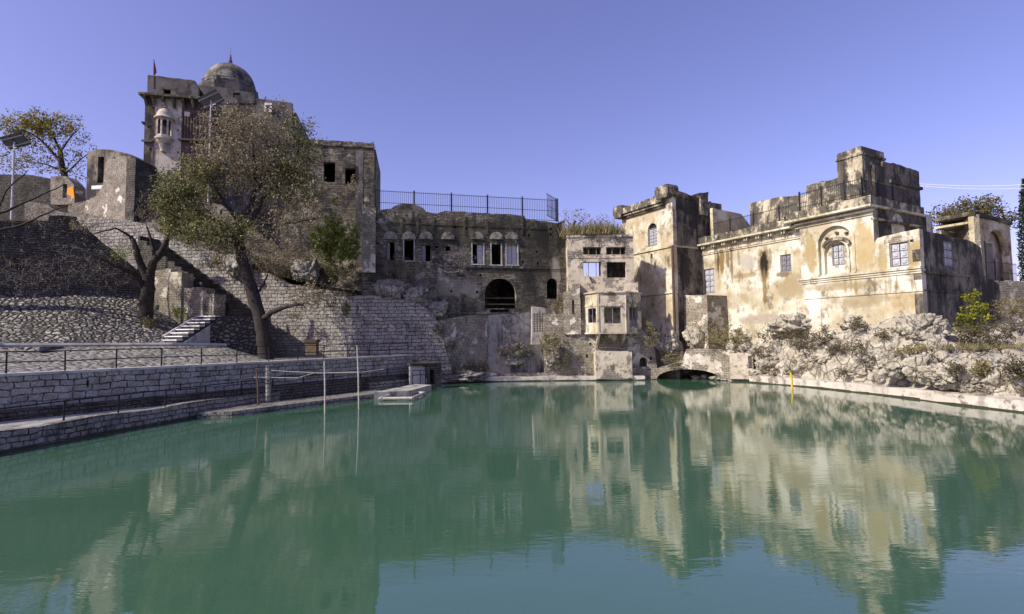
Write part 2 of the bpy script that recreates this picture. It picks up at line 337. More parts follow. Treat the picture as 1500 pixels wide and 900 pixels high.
M['orange'] = simple('orange_cloth', (.8, .32, .02), .8, .2)
M['redflag'] = simple('faded_red_cloth', (.3, .05, .03), .8, .2)
M['yellow'] = simple('yellow_paint', (.6, .42, .03), .6, .2)
M['solar_back'] = simple('grey_panel_back', (.16, .16, .15), .5, .15)
M['solar'] = simple('dark_solar_glass', (.02, .025, .05), .15, .1)
M['galv'] = simple('galvanised_steel', (.5, .5, .5), .45, .15)
M['bark'] = simple('dark_bark', (.045, .037, .031), .95, .5, 5, .9)
M['bark_pale'] = simple('pale_twig_bark', (.21, .185, .16), .95, .4, 5, .5)
M['twig'] = simple('dry_twig', (.22, .185, .145), .95, .35)
M['leaf_green'] = leafmat('green_leaves', [(.05, .055, .022), (.10, .11, .04), (.19, .19, .07), (.34, .32, .12)])
M['leaf_dry'] = leafmat('dry_brown_leaves', [(.11, .088, .055), (.23, .19, .12), (.36, .31, .2), (.14, .13, .065)])
M['leaf_yellow'] = leafmat('autumn_yellow_leaves', [(.09, .11, .03), (.2, .19, .03), (.36, .26, .03), (.15, .16, .05)])
M['leaf_lime'] = leafmat('lime_leaves', [(.10, .13, .015), (.2, .22, .03), (.34, .31, .03)])
M['leaf_bright'] = leafmat('bright_shrub_leaves', [(.12, .16, .03), (.22, .26, .05), (.36, .37, .09)])
M['leaf_rust'] = leafmat('russet_leaves', [(.08, .095, .035), (.16, .13, .05), (.22, .18, .08), (.12, .14, .05)])
M['leaf_dark'] = leafmat('cypress_green', [(.02, .035, .015), (.04, .06, .025)])
M['grass_dry'] = leafmat('dry_straw_grass', [(.2, .17, .09), (.32, .27, .14), (.24, .21, .1), (.13, .13, .05)])
M['scrub'] = leafmat('grey_brown_scrub', [(.07, .055, .035), (.13, .105, .065), (.10, .09, .045), (.19, .16, .095)])
def watermat():
    g = G('green_pond_water', .03); g.b.inputs['IOR'].default_value = 2.25; g.b.inputs['Specular IOR Level'].default_value = .5
    n1 = g.noise(g.map(g.pos, (.5, 1.3, 1)), .9, 4, .55); n2 = g.noise(g.map(g.pos, (.8, 2.6, 1), (3, 1, 0)), 2.6, 3, .5)
    patch = g.ramp(g.noise(g.pos, .06, 3, .5), .3, .7)
    h = g.math('ADD', g.math('MULTIPLY', n1, 1.0), g.math('MULTIPLY', n2, .35))
    h = g.math('MULTIPLY', h, g.math('ADD', g.math('MULTIPLY', patch, .8), .35)); g.bump(h, .075, .10)
    return g.out(g.mix(g.ramp(g.noise(g.pos, .05, 3, .5), .35, .65), (.042, .102, .060), (.050, .114, .072)))
M['water'] = watermat()

# ------------------------------------------------------------------ generators
def vor_h(q):
    q = q+Vector((noise.noise(q*2), noise.noise(q*2+Vector((7, 0, 0))), noise.noise(q*2-Vector((0, 7, 0)))))*.35
    d, p = noise.voronoi(q); e = d[1]-d[0]
    return 1.1*min(e, .35)/.35-.9+.9*noise.cell(p[0]*9.1)+.25*noise.fractal(q*4, .7, 2, 4)
def patch(name, rows, nu, nv, amp, mat, nscale=.5, fine=.3, smooth=True):
    rows = [[Vector(p) for p in r] for r in rows]
    def lerp(l, t):
        x = t*(len(l)-1); i = min(int(x), len(l)-2); return l[i].lerp(l[i+1], x-i)
    g = [[None]*(nu+1) for _ in range(nv+1)]
    for j in range(nv+1):
        y = j/nv*(len(rows)-1); a = min(int(y), len(rows)-2)
        for i in range(nu+1):
            t = i/nu; g[j][i] = lerp(rows[a], t).lerp(lerp(rows[a+1], t), y-a)
    mb = MB(); ids = [[None]*(nu+1) for _ in range(nv+1)]
    for j in range(nv+1):
        for i in range(nu+1):
            p = g[j][i]; k = math.sin(math.pi*i/nu)**.3*math.sin(math.pi*j/nv)**.3 if 0 < i < nu and 0 < j < nv else .25
            q = p*nscale; h = .6*noise.fractal(q, 1, 2, 6)+fine*(vor_h(q*.95) if fine > .42 else (1-2*abs(noise.noise(q*3.1))))
            nrm = Vector((-.25, -.75, .6)); ids[j][i] = mb.v(p+nrm*h*amp*k)
    for j in range(nv):
        for i in range(nu): mb.f((ids[j][i], ids[j+1][i], ids[j+1][i+1], ids[j][i+1]))
    return mb.build(name, mat, smooth=smooth)
def rock(mb, c, size, seed, sub=4, rough_=.35):
    bm = bmesh.new(); bmesh.ops.create_icosphere(bm, subdivisions=sub, radius=1); o = len(mb.V); off = Vector((seed*3.7, seed*1.3, seed*2.1))
    rr = random.Random(seed); pl = []
    for i in range(22):
        nv = Vector((rr.gauss(0, 1), rr.gauss(0, 1), rr.gauss(0, 1))).normalized(); pl.append((nv, rr.uniform(.72, 1.05)))
    for v in bm.verts:
        d = v.co.normalized(); q = d*1.3+off
        dw = (d+Vector((noise.noise(q*1.6), noise.noise(q*1.6+off), noise.noise(q*1.6-off)))*.12*(rough_/.35)).normalized()
        k = min([h/max(.05, dw.dot(nv)) for nv, h in pl if dw.dot(nv) > .05]); k = min(k, 1.25)
        k += .16*noise.fractal(q*1.4, .8, 2.1, 7)-.22*max(0, 1-4.5*abs(noise.noise(q*1.1+Vector((5, 1, 2)))))**2-.10*max(0, 1-4*abs(noise.noise(q*2.7)))**2+.05*noise.fractal(q*6, .6, 2.1, 4)
        p = Vector((math.copysign(abs(d.x)**.85, d.x), math.copysign(abs(d.y)**.85, d.y), math.copysign(abs(d.z)**.85, d.z)))*k
        mb.v((c[0]+p.x*size[0], c[1]+p.y*size[1], c[2]+p.z*size[2]))
    for f in bm.faces: mb.f([o+v.index for v in f.verts])
    bm.free()
def leafquads(P, size, up=.3, aspect=.55, dirs=None):
    P = np.asarray(P); n = len(P); d = rng.normal(size=(n, 3)) if dirs is None else dirs+rng.normal(size=(n, 3))*.5
    d[:, 2] += up; d /= np.linalg.norm(d, axis=1)[:, None]+1e-9
    e = np.cross(d, rng.normal(size=(n, 3))); e /= np.linalg.norm(e, axis=1)[:, None]+1e-9
    s = size*rng.uniform(.6, 1.35, n)[:, None]; a = P; m = P+d*s*.5; t = P+d*s; h = e*s*aspect*.5
    return np.stack([a, m+h, t, m-h], 1)
def in_lobes(lobes, n):
    wts = np.array([l[1][0]*l[1][1]*l[1][2]*(l[2] if len(l) > 2 else 1) for l in lobes]); wts = wts/wts.sum(); out = []
    for k, l in enumerate(lobes):
        m = max(3, int(n*wts[k])); d = rng.normal(size=(m, 3)); d /= np.linalg.norm(d, axis=1)[:, None]
        r = rng.uniform(0, 1, m)**.42; out.append(np.array(l[0])+d*r[:, None]*np.array(l[1]))
    return np.concatenate(out)
def twigs(mb, nodes, targets, r0=.05, r1=.012, sag=0, n=4, mi=0, jit=.12):
    """grow a twig from the nearest existing wood to every target; returns sample points and directions along the twigs"""
    pts = [np.array(p, float) for p in nodes]; rad = [r0*1.6]*len(pts); arr = np.array(pts)
    T = np.asarray(targets); d0 = np.array([np.min(np.linalg.norm(arr-t, axis=1)) for t in T]); order = np.argsort(d0)
    P = list(arr); RA = list(rad); smp = []; drs = []
    for i in order:
        t = T[i]; A = np.array(P); dd = np.linalg.norm(A-t, axis=1)+np.maximum(0, A[:, 2]-t[2]+.1)*.6*(1 if sag <= 0 else 0); k = int(np.argmin(dd)); a = A[k]; L = np.linalg.norm(t-a)
        ra = min(RA[k]*.75, r0*(.35+.1*L)); ra = max(ra, r1*1.2)
        m1 = a+(t-a)*.35+rng.normal(size=3)*L*jit+np.array((0, 0, L*.08-sag*.0)); m2 = a+(t-a)*.7+rng.normal(size=3)*L*jit*.8+np.array((0, 0, L*.05))
        e = t-np.array((0, 0, sag*L))
        q = [a, m1, m2, e]; mb.tube(q, [ra, ra*.75, ra*.5, max(r1*.6, ra*.2)], n if ra > .04 else 3, mi, cap=False)
        for x, rr in ((m1, ra*.75), (m2, ra*.5), (e, ra*.3)): P.append(x); RA.append(rr)
        for f in np.linspace(.35, 1, 6):
            s = a*(1-f)**2+2*m1*f*(1-f)+e*f*f; smp.append(s); drs.append((e-a)/max(L, 1e-6))
    return np.array(smp), np.array(drs)
def leaves_at(smp, n, spread):
    i = rng.integers(0, len(smp), n); return smp[i]+rng.normal(size=(n, 3))*spread
def path(pts, k=4):
    pts = [np.array(p, float) for p in pts]; out = []
    for i in range(len(pts)-1):
        p0 = pts[max(i-1, 0)]; p1 = pts[i]; p2 = pts[i+1]; p3 = pts[min(i+2, len(pts)-1)]
        for j in range(k):
            t = j/k; out.append(.5*((2*p1)+(-p0+p2)*t+(2*p0-5*p1+4*p2-p3)*t*t+(-p0+3*p1-3*p2+p3)*t**3))
    out.append(pts[-1]); return out
def limb(mb, pix, r0, r1, Y=None, n=8, nodes=None, wob=.03):
    pts = path([at(p[0], p[1], p[2] if len(p) > 2 else Y) for p in pix]); k = len(pts)
    rad = [(r0+(r1-r0)*i/(k-1))*(1+random.uniform(-.08, .08)) for i in range(k)]
    pts = [p+rng.normal(size=3)*wob if 0 < i < k-1 else p for i, p in enumerate(pts)]
    mb.tube(pts, rad, n)
    if nodes is not None: nodes += pts[1:]
def bush(name, label, cat, u, v, Y, wpx, hpx, leafm, nl=900, size=.14, nt=60, group=None, twigm='twig', spread=.1, dy=None, base_drop=.2):
    """v is the pixel row of the bush's base"""
    b = at(u, v, Y); k = Y/F; rx = wpx/2*k; h = hpx*k; ry = dy or rx*.8
    mb = MB(); T = in_lobes([((b.x, b.y, b.z+h*.52), (rx, ry, h*.5)), ((b.x-rx*.35, b.y, b.z+h*.4), (rx*.6, ry*.7, h*.38)), ((b.x+rx*.4, b.y, b.z+h*.42), (rx*.55, ry*.7, h*.4))], nt)
    nodes = [(b.x+random.uniform(-.3, .3)*rx, b.y+random.uniform(-.3, .3)*ry, b.z-base_drop) for _ in range(5)]
    smp, dr = twigs(mb, nodes, T, .035, .01, 0, 4, 0)
    if nl: mb.quads(leafquads(leaves_at(smp, nl, spread), size), 1)
    o = mb.build(name, [M[twigm], M[leafm]], origin=(b.x, b.y, b.z-base_drop)); return tag(o, label, cat, group)
def tuft(mb, pts, h, n, wid=.03, lean=.35, mi=0):
    P = np.repeat(np.asarray([tuple(p) for p in pts]), n, axis=0)+np.stack([rng.normal(size=len(pts)*n)*h*.35, rng.normal(size=len(pts)*n)*h*.35, np.zeros(len(pts)*n)], 1)
    k = len(P); hh = h*rng.uniform(.5, 1.2, k)[:, None]; d = rng.normal(size=(k, 3))*lean; d[:, 2] = 1; t = P+d*hh
    e = rng.normal(size=(k, 3)); e[:, 2] = 0; e /= np.linalg.norm(e, axis=1)[:, None]; e *= wid
    mb.quads(np.stack([P-e, P+e, t+e*.2, t-e*.2], 1), mi)
def window(fr, r, parent, off, mat, name='window', rows=3, label=None, frame_w=.09, lower=None):
    a, b, c, d = r; mb = MB(); fw = frame_w
    for q in ((a, a+fw, c, d), (b-fw, b, c, d), (a+fw, b-fw, d-fw, d), (a+fw, b-fw, c, c+fw)): mb.fbox(fr, *q, off-.12, off)
    o = mb.build(name, M['shutter_dark'], parent)
    if label: o['label'] = label
    m = (a+b)/2
    for x0, x1 in ((a+fw, m-.012), (m+.012, b-fw)):
        sb = MB(); sb.fbox(fr, x0, x1, c+fw, d-fw, off-.1, off-.06); hh = (d-c-2*fw)/rows
        for i in range(rows):
            sb.fbox(fr, x0+.03, x1-.03, c+fw+hh*i+.035, c+fw+hh*(i+1)-.035, off-.06, off-.04, 1)
            sb.fbox(fr, x0+.13, x1-.13, c+fw+hh*i+.16, c+fw+hh*(i+1)-.16, off-.04, off+.02, 1)
        sb.build('shutter', [M['shutter_gap'], mat], o)
    return o
# ================================================================== SETTING
mb = MB(); n = 90; xs = [-2500, -1200, -600, -300]+list(np.linspace(-150, 150, n-7))+[400, 1200, 2500]
ys = [-1500, -600, -200]+list(np.linspace(-60, 160, 60))+[260, 500, 1200, 3000]
def ground_z(x, y):
    z = -1.6
    def s(a, b, t): t = min(1, max(0, (t-a)/(b-a))); return t*t*(3-2*t)
    z += 11*s(66, 84, y)
    z = max(z, -1.6+13*s(44, 54, -x)); z = max(z, -1.6+8*s(50, 62, x-.12*(y-40)))
    return z+(.5*noise.noise(Vector((x*.05, y*.05, 0))) if z > -1.5 else 0)
ids = [[mb.v((x, y, ground_z(x, y))) for x in xs] for y in ys]
for j in range(len(ys)-1):
    for i in range(len(xs)-1): mb.f((ids[j][i], ids[j][i+1], ids[j+1][i+1], ids[j+1][i]))
kind(mb.build('ground', M['earth'], smooth=True), 'structure')
mb = MB(); k = 40; wx = np.linspace(-75, 65, k); wy = np.linspace(-60, 64, k)
mb.poly([(-49, -60, 0), (50, -60, 0), (50, 66, 0), (-49, 66, 0)])
kind(mb.build('water', M['water']), 'structure')
hill = [[(x, 520, -20), (x, 560, 36+16*noise.noise(Vector((x*.012, 3, 0)))), (x, 640, -20)] for x in np.linspace(-900, 900, 80)]
hm = MB(); hid = [[hm.v(p) for p in r] for r in hill]
for a, b in zip(hid, hid[1:]):
    for j in range(2): hm.f((a[j], b[j], b[j+1], a[j+1]))
kind(hm.build('hills', simple('hazy_hill_scrub', (.16, .18, .15), .95)), 'structure')

# ================================================================== RIGHT HOUSE
C = upx(1355, 38.0); rd = Vector((.482, -.876)).normalized(); nd = Vector((.876, .482)).normalized()
L = cross(1025, C, -rd); T = cross(990, L, -nd); TF = cross(915, T, -rd)
FH = Frame(L, C); FT = Frame(TF, T)
hs = thing('plaster_house', 'long low cream plaster house with stained walls and shuttered windows above the right rocks', 'house', FH.pt(FH.L/2, 4))
O1 = -.7
def fuv(u, v, o):
    p = FH.pt(*FH.st(u, v, o), o); return (-FH.n.y*p.x+FH.n.x*p.y, p.z)
def spot(u, v, wpx, hpx, colr, amt, o=O1):
    a, z = fuv(u, v, o); a1, z1 = fuv(u+wpx/2, v, o); _, z2 = fuv(u, v-hpx/2, o); return (a, z, abs(a1-a), abs(z2-z), colr, amt)
BK = (.018, .015, .008); BR = (.17, .11, .035); OC = (.27, .215, .115)
wl = wallmat('stained_house_plaster', plaster=((.41, .365, .245), (.61, .585, .475), (.27, .235, .16)), stain=((.10, .08, .05), .26), streak=((.10, .075, .04), .34), moss=((.37, .30, .155), .6), bump=.5, seed=1,
    spots=[spot(1040+random.uniform(0, 130), 376+random.uniform(0, 14), random.uniform(2.5, 6), random.uniform(24, 60), random.choice((BR, BR, BK)), random.uniform(.4, .8)) for _ in range(9)]+[spot(1178+random.uniform(0, 170), 414+random.uniform(0, 10), random.uniform(2.5, 6), random.uniform(18, 46), BR, random.uniform(.4, .7), 0) for _ in range(10)]+[spot(1119, 388, 24, 52, BR, .8), spot(1119, 388, 14, 40, BK, 1), spot(1120, 420, 7, 60, BR, .8), spot(1057, 382, 9, 44, BR, .9), spot(1052, 385, 4, 40, BK, .7), spot(1066, 378, 6, 26, BR, .8), spot(1096, 384, 24, 26, (.36, .33, .28), .9), spot(1090, 404, 50, 8, (.25, .17, .08), .7),
    spot(1160, 420, 50, 40, OC, .7), spot(1070, 440, 60, 26, OC, .5), spot(1120, 468, 90, 16, (.3, .26, .2), .7), spot(1148, 402, 22, 10, (.12, .08, .03), .8), spot(1187, 370, 20, 60, (.3, .22, .08), .8, 0), spot(1266, 360, 40, 70, (.36, .27, .11), .8, 0), spot(1262, 440, 90, 22, OC, .7, 0), spot(1330, 440, 70, 30, (.33, .24, .1), .7, 0), spot(1190, 440, 26, 50, (.66, .63, .53), .8, 0), spot(1340, 375, 24, 50, (.3, .235, .1), .8, 0), spot(1293, 380, 16, 60, (.3, .235, .1), .8, 0), spot(1228, 420, 110, 12, OC, .7, 0)])
def sx(u, off=0, v=400): return FH.s_(u, v, off)
zb = 2.2; s175 = sx(1174); s283 = sx(1283); sC = FH.L
zE = FH.z(1083, 351, O1); zP = FH.z(1085, 336, O1+.5); zSt = FH.z(1229, 404); zS2 = FH.z(1229, 434)
zWe = FH.z(1219, 316); zWp = FH.z(1219, 299, .4); zLow = FH.z(1318, 342)
# main wing wall
mb = MB(); h1 = FH.rect(1143, 373, 1159, 399, O1); h0 = FH.rect(1031, 394, 1047, 430, O1)
s_a = FH.s_(1022, 400, O1)
mb.panel(FH, rpoly((s_a, s175+.05, zb, zE+.4)), [rpoly(h1), rpoly(h0)], O1, .45)
mb.shell(FH, s_a, s175+.05, zb, zE+.4, 8, O1-.45)
mb.build('wall', wl, hs)
window(FH, h1, hs, O1-.1, M['shutter_dark'], label='small dark grey shuttered window')
window(FH, h0, hs, O1-.1, M['shutter'], rows=4, label='pale shuttered window in the shaded corner beside the tower')
mb = MB(); mb.fbox(FH, s_a-.2, s175+.2, zE, zE+.16, O1-.3, O1+.75); mb.fbox(FH, s_a-.1, s175+.2, zE-.32, zE-.2, O1-.002, O1+.14)
mb.fbox(FH, s_a-.1, s175+.1, zE-.95, zE-.8, O1-.002, O1+.1); mb.fbox(FH, s_a-.1, s175+.1, zE-.80, zE-.74, O1-.002, O1+.16)
mb.build('cornice', wl, hs)
for i in range(9):
    a = s_a+1.0+(s175-s_a-1.6)*i/8
    for d in (0, .24):
        b = MB(); b.fbox(FH, a+d, a+d+.11, zE-.34, zE-.002, O1+.142, O1+.5); b.build('bracket', wl, hs)
mb = MB(); mb.panel(FH, rough([(s_a-.25, zE+.162), (s175+.1, zE+.162), (s175+.1, zP+.02), (s_a+.6, zP), (s_a-.2, zP-.35)], .5, .07), [], O1+.55, .45); mb.build('parapet', M['parapet'], hs)
# projecting wing
ni = FH.rect(1200, 331, 1250, 412, 0); nin = FH.rect(1209, 349, 1243, 408, -.25); wn = FH.rect(1216.5, 357, 1234.5, 389, -.25)
mb = MB(); mb.panel(FH, rpoly((s175, s283, zSt-.1, zWe+.3)), [archpoly((ni[0], ni[1], zSt+.15, ni[3]), None, 14)], 0, .25)
mb.panel(FH, rpoly((s175, s283, zSt-.1, zWe+.3)), [archpoly((nin[0], nin[1], zSt+.25, nin[3]-.25), None, 12)], -.253, .2)
mb.panel(FH, rpoly((s175, s283, zSt-.1, zWe+.3)), [rpoly(wn)], -.456, .35)
mb.shell(FH, s175, s283, zSt-.1, zWe+.3, 8.5, -.81)
mb.fbox(FH, s175, s175+.3, zSt-.1, zWe+.3, -.81, -.003)
mb.fbox(FH, s283-.3, s283, zSt-.1, zWe+.3, -.81, -.003); mb.build('wall', wl, hs)
mb = MB(); mb.panel(FH, rpoly((s175, sC, zb-1, zSt-.1)), [], 0, .6); mb.fbox(FH, s175, s175+.5, zb-1, zSt-.1, -8, -.602); mb.build('wall', wl, hs)
window(FH, wn, hs, -.5, M['shutter'], label='white shuttered window deep inside the arched niche')
# niche mouldings
def archband(mb, r, wdt, o0, o1, n=16):
    out = archpoly((r[0]-wdt, r[1]+wdt, r[2], r[3]+wdt), None, n)[2:]; inn = archpoly(r, None, n)[2:]
    pl = [(r[1]+wdt, r[2])]+out+[(r[0]-wdt, r[2]), (r[0], r[2])]+inn[::-1]+[(r[1], r[2])]
    mb.panel(FH, pl, [], o1, o1-o0)
mb = MB(); archband(mb, (ni[0]-.02, ni[1]+.02, zSt+.15, ni[3]+.02), .16, .002, .09); archband(mb, (nin[0], nin[1], zSt+.25, nin[3]-.25), .13, -.25, -.12)
mb.build('niche_arch', wl, hs)
hood = MB(); m_ = (ni[0]+ni[1])/2; hr = (ni[1]-ni[0])*.33; zc = nin[3]-.55
hood.panel(FH, [(m_-hr-.25, zc), (m_-hr-.12, zc-.12)]+[(m_+hr*math.cos(math.pi-math.pi*i/10), zc-.12+hr*.55*math.sin(math.pi*i/10)) for i in range(11)]+[(m_+hr+.12, zc-.12), (m_+hr+.25, zc)]+[(m_+(hr+.2)*math.cos(math.pi*i/10), zc+hr*.68*math.sin(math.pi*i/10)) for i in range(11)], [], .02, .26); hood.build('hood_moulding', M['parapet'], hs)
for i, (du, dv) in enumerate(((-15, 349), (0, 341), (14, 341))):
    b = MB(); p = FH.pt(*FH.st(1224+du, dv, 0), -.14); b.lathe((p.x, p.y, p.z-.12), [(.02, 0), (.14, .06), (.16, .16), (.03, .22)], 8); b.build('rosette', M['parapet'], hs)
mb = MB(); mb.fbox(FH, s175-.25, sC+.06, zSt-.1, zSt+.06, -.3, .26); mb.fbox(FH, s175-.2, sC+.04, zSt-.26, zSt-.11, -.003, .16); mb.fbox(FH, s175-.12, sC+.03, zSt-.42, zSt-.27, -.003, .08)
mb.fbox(FH, s175+.2, sC+.03, zS2-.07, zS2+.05, .002, .07); mb.build('string_course', wl, hs)
mb = MB(); mb.fbox(FH, s175-.9, s283+.25, zWe, zWe+.16, -8, .8); mb.fbox(FH, s175-.3, s283+.12, zWe-.3, zWe-.16, .002, .3); mb.fbox(FH, s175-.3, s283+.05, zWe-.55, zWe-.45, .002, .12); mb.build('cornice', wl, hs)
mb = MB(); mb.panel(FH, rough([(s175-.8, zWe+.163), (s283+.2, zWe+.163), (s283+.2, zWp), (s175-.3, zWp+.0), (s175-.8, zWp-.15)], .5, .05), [], .6, .5)
FS = Frame(FH.pt(s283+.2, 0, .6)[:2], FH.pt(s283+.2, 0, -7.5)[:2]); mb.panel(FS, rough([(.003, zWe+.163), (8.1, zWe+.163), (8.1, zWp-.1), (.003, zWp)], .5, .05), [], 0, .45)
mb.fbox(FS, .3, 8.0, zWe-1.0, zWe-.85, -.2-.002, .05); mb.build('parapet', M['parapet'], hs)
b = MB(); b.panel(FS, rpoly((1.3, 8.8, zLow-.3, zWe-.003)), [archpoly((3.2, 5.2, zLow+.1, zLow+2.2))], -.18, .3); b.fbox(FS, 3.1, 5.3, zLow, zLow+2.3, -.7, -.5); b.build('wall', M['plaster_dark'], hs)['label'] = 'side wall above the low wing with its shade painted dark'  # side turned from the sun, shade put into the plaster colour
# low wing
wl2 = FH.rect(1303, 355, 1331, 391, 0); mb = MB()
lowo = [(s283+.003, zSt+.062), (sC, zSt+.062), (sC, zLow+.12), (sC-.5, zLow+.08), (s283+.8, zLow-.02), (s283+.25, zLow-.1), (s283+.003, zLow-.4)]
mb.panel(FH, rough(lowo, .5, .04), [rpoly(wl2), archpoly(FH.rect(1333, 349, 1338.5, 355, 0))], 0, .5)
mb.fbox(FH, s283+.1, sC-.4, zLow-.4, zLow-.15, -8, -.503); mb.build('wall', wl, hs)
mb = MB(); wa, wb_, wc, wd = wl2; m_ = (wa+wb_)/2
mb.panel(FH, [(wa-.35, wd+.06), (wb_+.35, wd+.06), (wb_+.3, wd+.34), (m_, wd+.52), (wa-.3, wd+.34)], [], .03, .2); mb.build('lintel', M['brick_pale'], hs)
window(FH, wl2, hs, -.12, M['shutter'], label='wide pale blue shuttered window under a flat brick arch')
# right-hand side, its shade painted in as dark plaster
FD = Frame(C, (C[0]+nd.x*12, C[1]+nd.y*12)); zD0 = FD.z(1380, 402)
wd1 = FD.rect(1383, 353, 1398, 391, 0)
mb = MB(); mb.panel(FD, rough([(.003, 1), (FD.s_(1465, 430), 1), (FD.s_(1465, 430), zD0-.4), (FD.s_(1442, 400), zD0+.2), (FD.s_(1437, 380), zLow-.5), (FD.s_(1420, 350), zLow-.15), (2, zLow), (.003, zLow+.1)], .6, .06), [rpoly(wd1)], -.004, .5); mb.build('wall', M['plaster_dark'], hs)['label'] = 'end wall with its shade painted dark'  # end wall shade is painted by the dark plaster
window(FD, wd1, hs, -.1, M['shutter'], label='bluish shuttered window in the shade-darkened end wall')
mb = MB(); mb.fbox(FD, .05, 7.6, zD0-.05, zD0+.08, 0, .14); mb.fbox(FD, .05, 9, zS2-.07, zS2+.05, 0, .08); mb.build('string_course', M['plaster_dark'], hs)
# roof block, mid walls on the roof
FR = Frame(FH.pt(0, 0, -5.2)[:2], FH.pt(FH.L, 0, -5.2)[:2]); pr = M['parapet']
mb = MB(); mb.panel(FR, rough([(FR.s_(1098, 320), zE+.2), (FR.s_(1262, 300), zE+.2), (FR.s_(1262, 260), FR.z(1228, 262)), (FR.s_(1181, 268), FR.z(1190, 269)), (FR.s_(1180, 268), FR.z(1179, 287)), (FR.s_(1140, 286), FR.z(1140, 289)), (FR.s_(1098, 300), FR.z(1090, 300))], .5, .06), [rpoly(FR.rect(1149, 317, 1156, 331))], 0, .5)
mb.build('roof_wall', pr, hs)
FQ = Frame(FH.pt(.9, 0, O1-.8)[:2], FH.pt(.9, 0, -9)[:2])
mb = MB(); mb.panel(FQ, rough([(0, zE+.2), (6.8, zE+.2), (6.8, FQ.z(1098, 340)), (4.5, FQ.z(1075, 312)), (0, FQ.z(1026, 302))], .6, .03), [], 0, .35); mb.build('roof_wall', M['plaster_tower'], hs)
FK = Frame(FH.pt(0, 0, -4.2)[:2], FH.pt(FH.L, 0, -4.2)[:2]); ka, kb = FK.s_(1226, 240), FK.s_(1263, 240); kz = FK.z(1245, 219); kl = FK.z(1245, 270)-2.2
mb = MB(); mb.panel(FK, rough([(ka, kl), (kb, kl), (kb, kz), (ka+.1, kz-.05), (ka, kz-.3)], .5, .06), [], 0, 3.6); mb.fbox(FK, ka-.12, kb+.1, kz-.75, kz-.55, -3.7, .1)
mb.build('roof_tower', pr, hs)
mb = MB(); FK2 = Frame(FK.pt(kb, 0, -1.2)[:2], FK.pt(kb, 0, -9)[:2]); z2 = FK2.z(1313, 243)
mb.panel(FK2, rough([(.1, kl-1), (FK2.s_(1341, 260), kl-1), (FK2.s_(1341, 260), z2-.15), (FK2.s_(1313, 243), z2), (1.6, z2-.1), (1.5, z2-.6), (.1, z2-.65)], .5, .06), [], .3, 2.5); mb.fbox(FK2, 2.4, FK2.s_(1343, 260), z2-1.9, z2-1.65, -.3, .45); mb.build('roof_tower', M['plaster_dark'], hs)
# rooftop dome-like arch behind the railing
mb = MB(); FA = Frame(FH.pt(0, 0, -2.4)[:2], FH.pt(FH.L, 0, -2.4)[:2]); r_ = FA.rect(1202, 268, 1262, 318)
mb.panel(FA, archpoly((r_[0], r_[1], zWe+.1, r_[3]), 1.9, 14), [], 0, 1.7); mb.build('vault', M['parapet'], hs)
# roof railing
def bars(fr, a, b, z0, z1, off, parent, step=.16, mat='iron', r=.013, spike=.12, nbay=4):
    n = max(2, int((b-a)/step)); per = max(1, n//nbay)
    for i0 in range(0, n, per):
        mb = MB(); i1 = min(n, i0+per)
        for i in range(i0, i1):
            p = fr.pt(a+(b-a)*i/n, z0, off); mb.tube([p, (p.x, p.y, z1+spike)], [r, r*.8], 4)
        for zz in (z0+.12, (z0+z1)/2, z1): mb.tube([fr.pt(a+(b-a)*i0/n, zz, off), fr.pt(a+(b-a)*i1/n, zz, off)], r*1.3, 4)
        mb.build('railing_panel', M[mat], parent)
        p = fr.pt(a+(b-a)*i0/n, z0, off); q = MB()
        for dx in (-.05, .05): q.tube([p+Vector((fr.d.x*dx, fr.d.y*dx, 0)), Vector((p.x+fr.d.x*dx, p.y+fr.d.y*dx, z1+spike*2))], r*1.9, 5)
        q.build('post', M[mat], parent)
rl = thing('roof_railing', 'dark spiked iron railing along the roof edge of the long cream house', 'railing', FH.pt(8, zE+.2, -.9))
bars(FH, .2, s175-.2, zE+.1, zP+1.5, O1-.9, rl, nbay=4, r=.02); bars(FH, s175-.2, s283-.2, zWe+.2, zWp+1.7, -.5, rl, nbay=3, r=.02)
bars(FS, .6, 7.4, zWe+.2, zWp+1.5, -.9, rl, nbay=3, r=.02)

# ------------------------------------------------------------------ RIGHT TOWER
tw = thing('square_tower', 'tall square plaster tower with arched window and ledge mouldings beside the pool', 'tower', FT.pt(FT.L/2, 0, -1.5))
pm = M['plaster_tower']; zt = FT.z(958, 296); b1 = FT.z(960, 366); b2 = FT.z(965, 431)
wt = FT.rect(949, 327, 962.5, 361, 0); ap = archpoly(wt, .7, 8); sl_ = rpoly(FT.rect(954, 372, 957, 379, 0))
mb = MB(); mb.panel(FT, rpoly((-.15, FT.L+.1, b2, b1)), [sl_], .12, .5); mb.panel(FT, rpoly((0, FT.L, b1, zt)), [ap], 0, .5); mb.panel(FT, rpoly((-.2, FT.L+.1, -.5, b2)), [], .2, .5); mb.build('wall', pm, tw)
FTD = Frame(T, L)
mb = MB(); mb.panel(FTD, rpoly((.003, FTD.L+4, 3, zt)), [], -.004, .5); mb.fbox(FT, 0, .5, -.5, zt, -7, -.504); mb.fbox(FT, .5, FT.L-.5, zt-.4, zt-.1, -7, -.5); mb.build('wall', M['plaster_dark'], tw)['label'] = 'side wall of the tower with its shade painted dark'  # shaded face takes dark plaster in place of the pale tower plaster
mb = MB(); mb.fbox(FT, -.2, FT.L+.16, b1-.1, b1+.08, -.3, .26); mb.fbox(FT, -.25, FT.L+.18, b2-.08, b2+.08, -.3, .34)
mb.fbox(FTD, -.1, FTD.L, b1-.1, b1+.08, -.1, .14); mb.build('string_course', pm, tw)
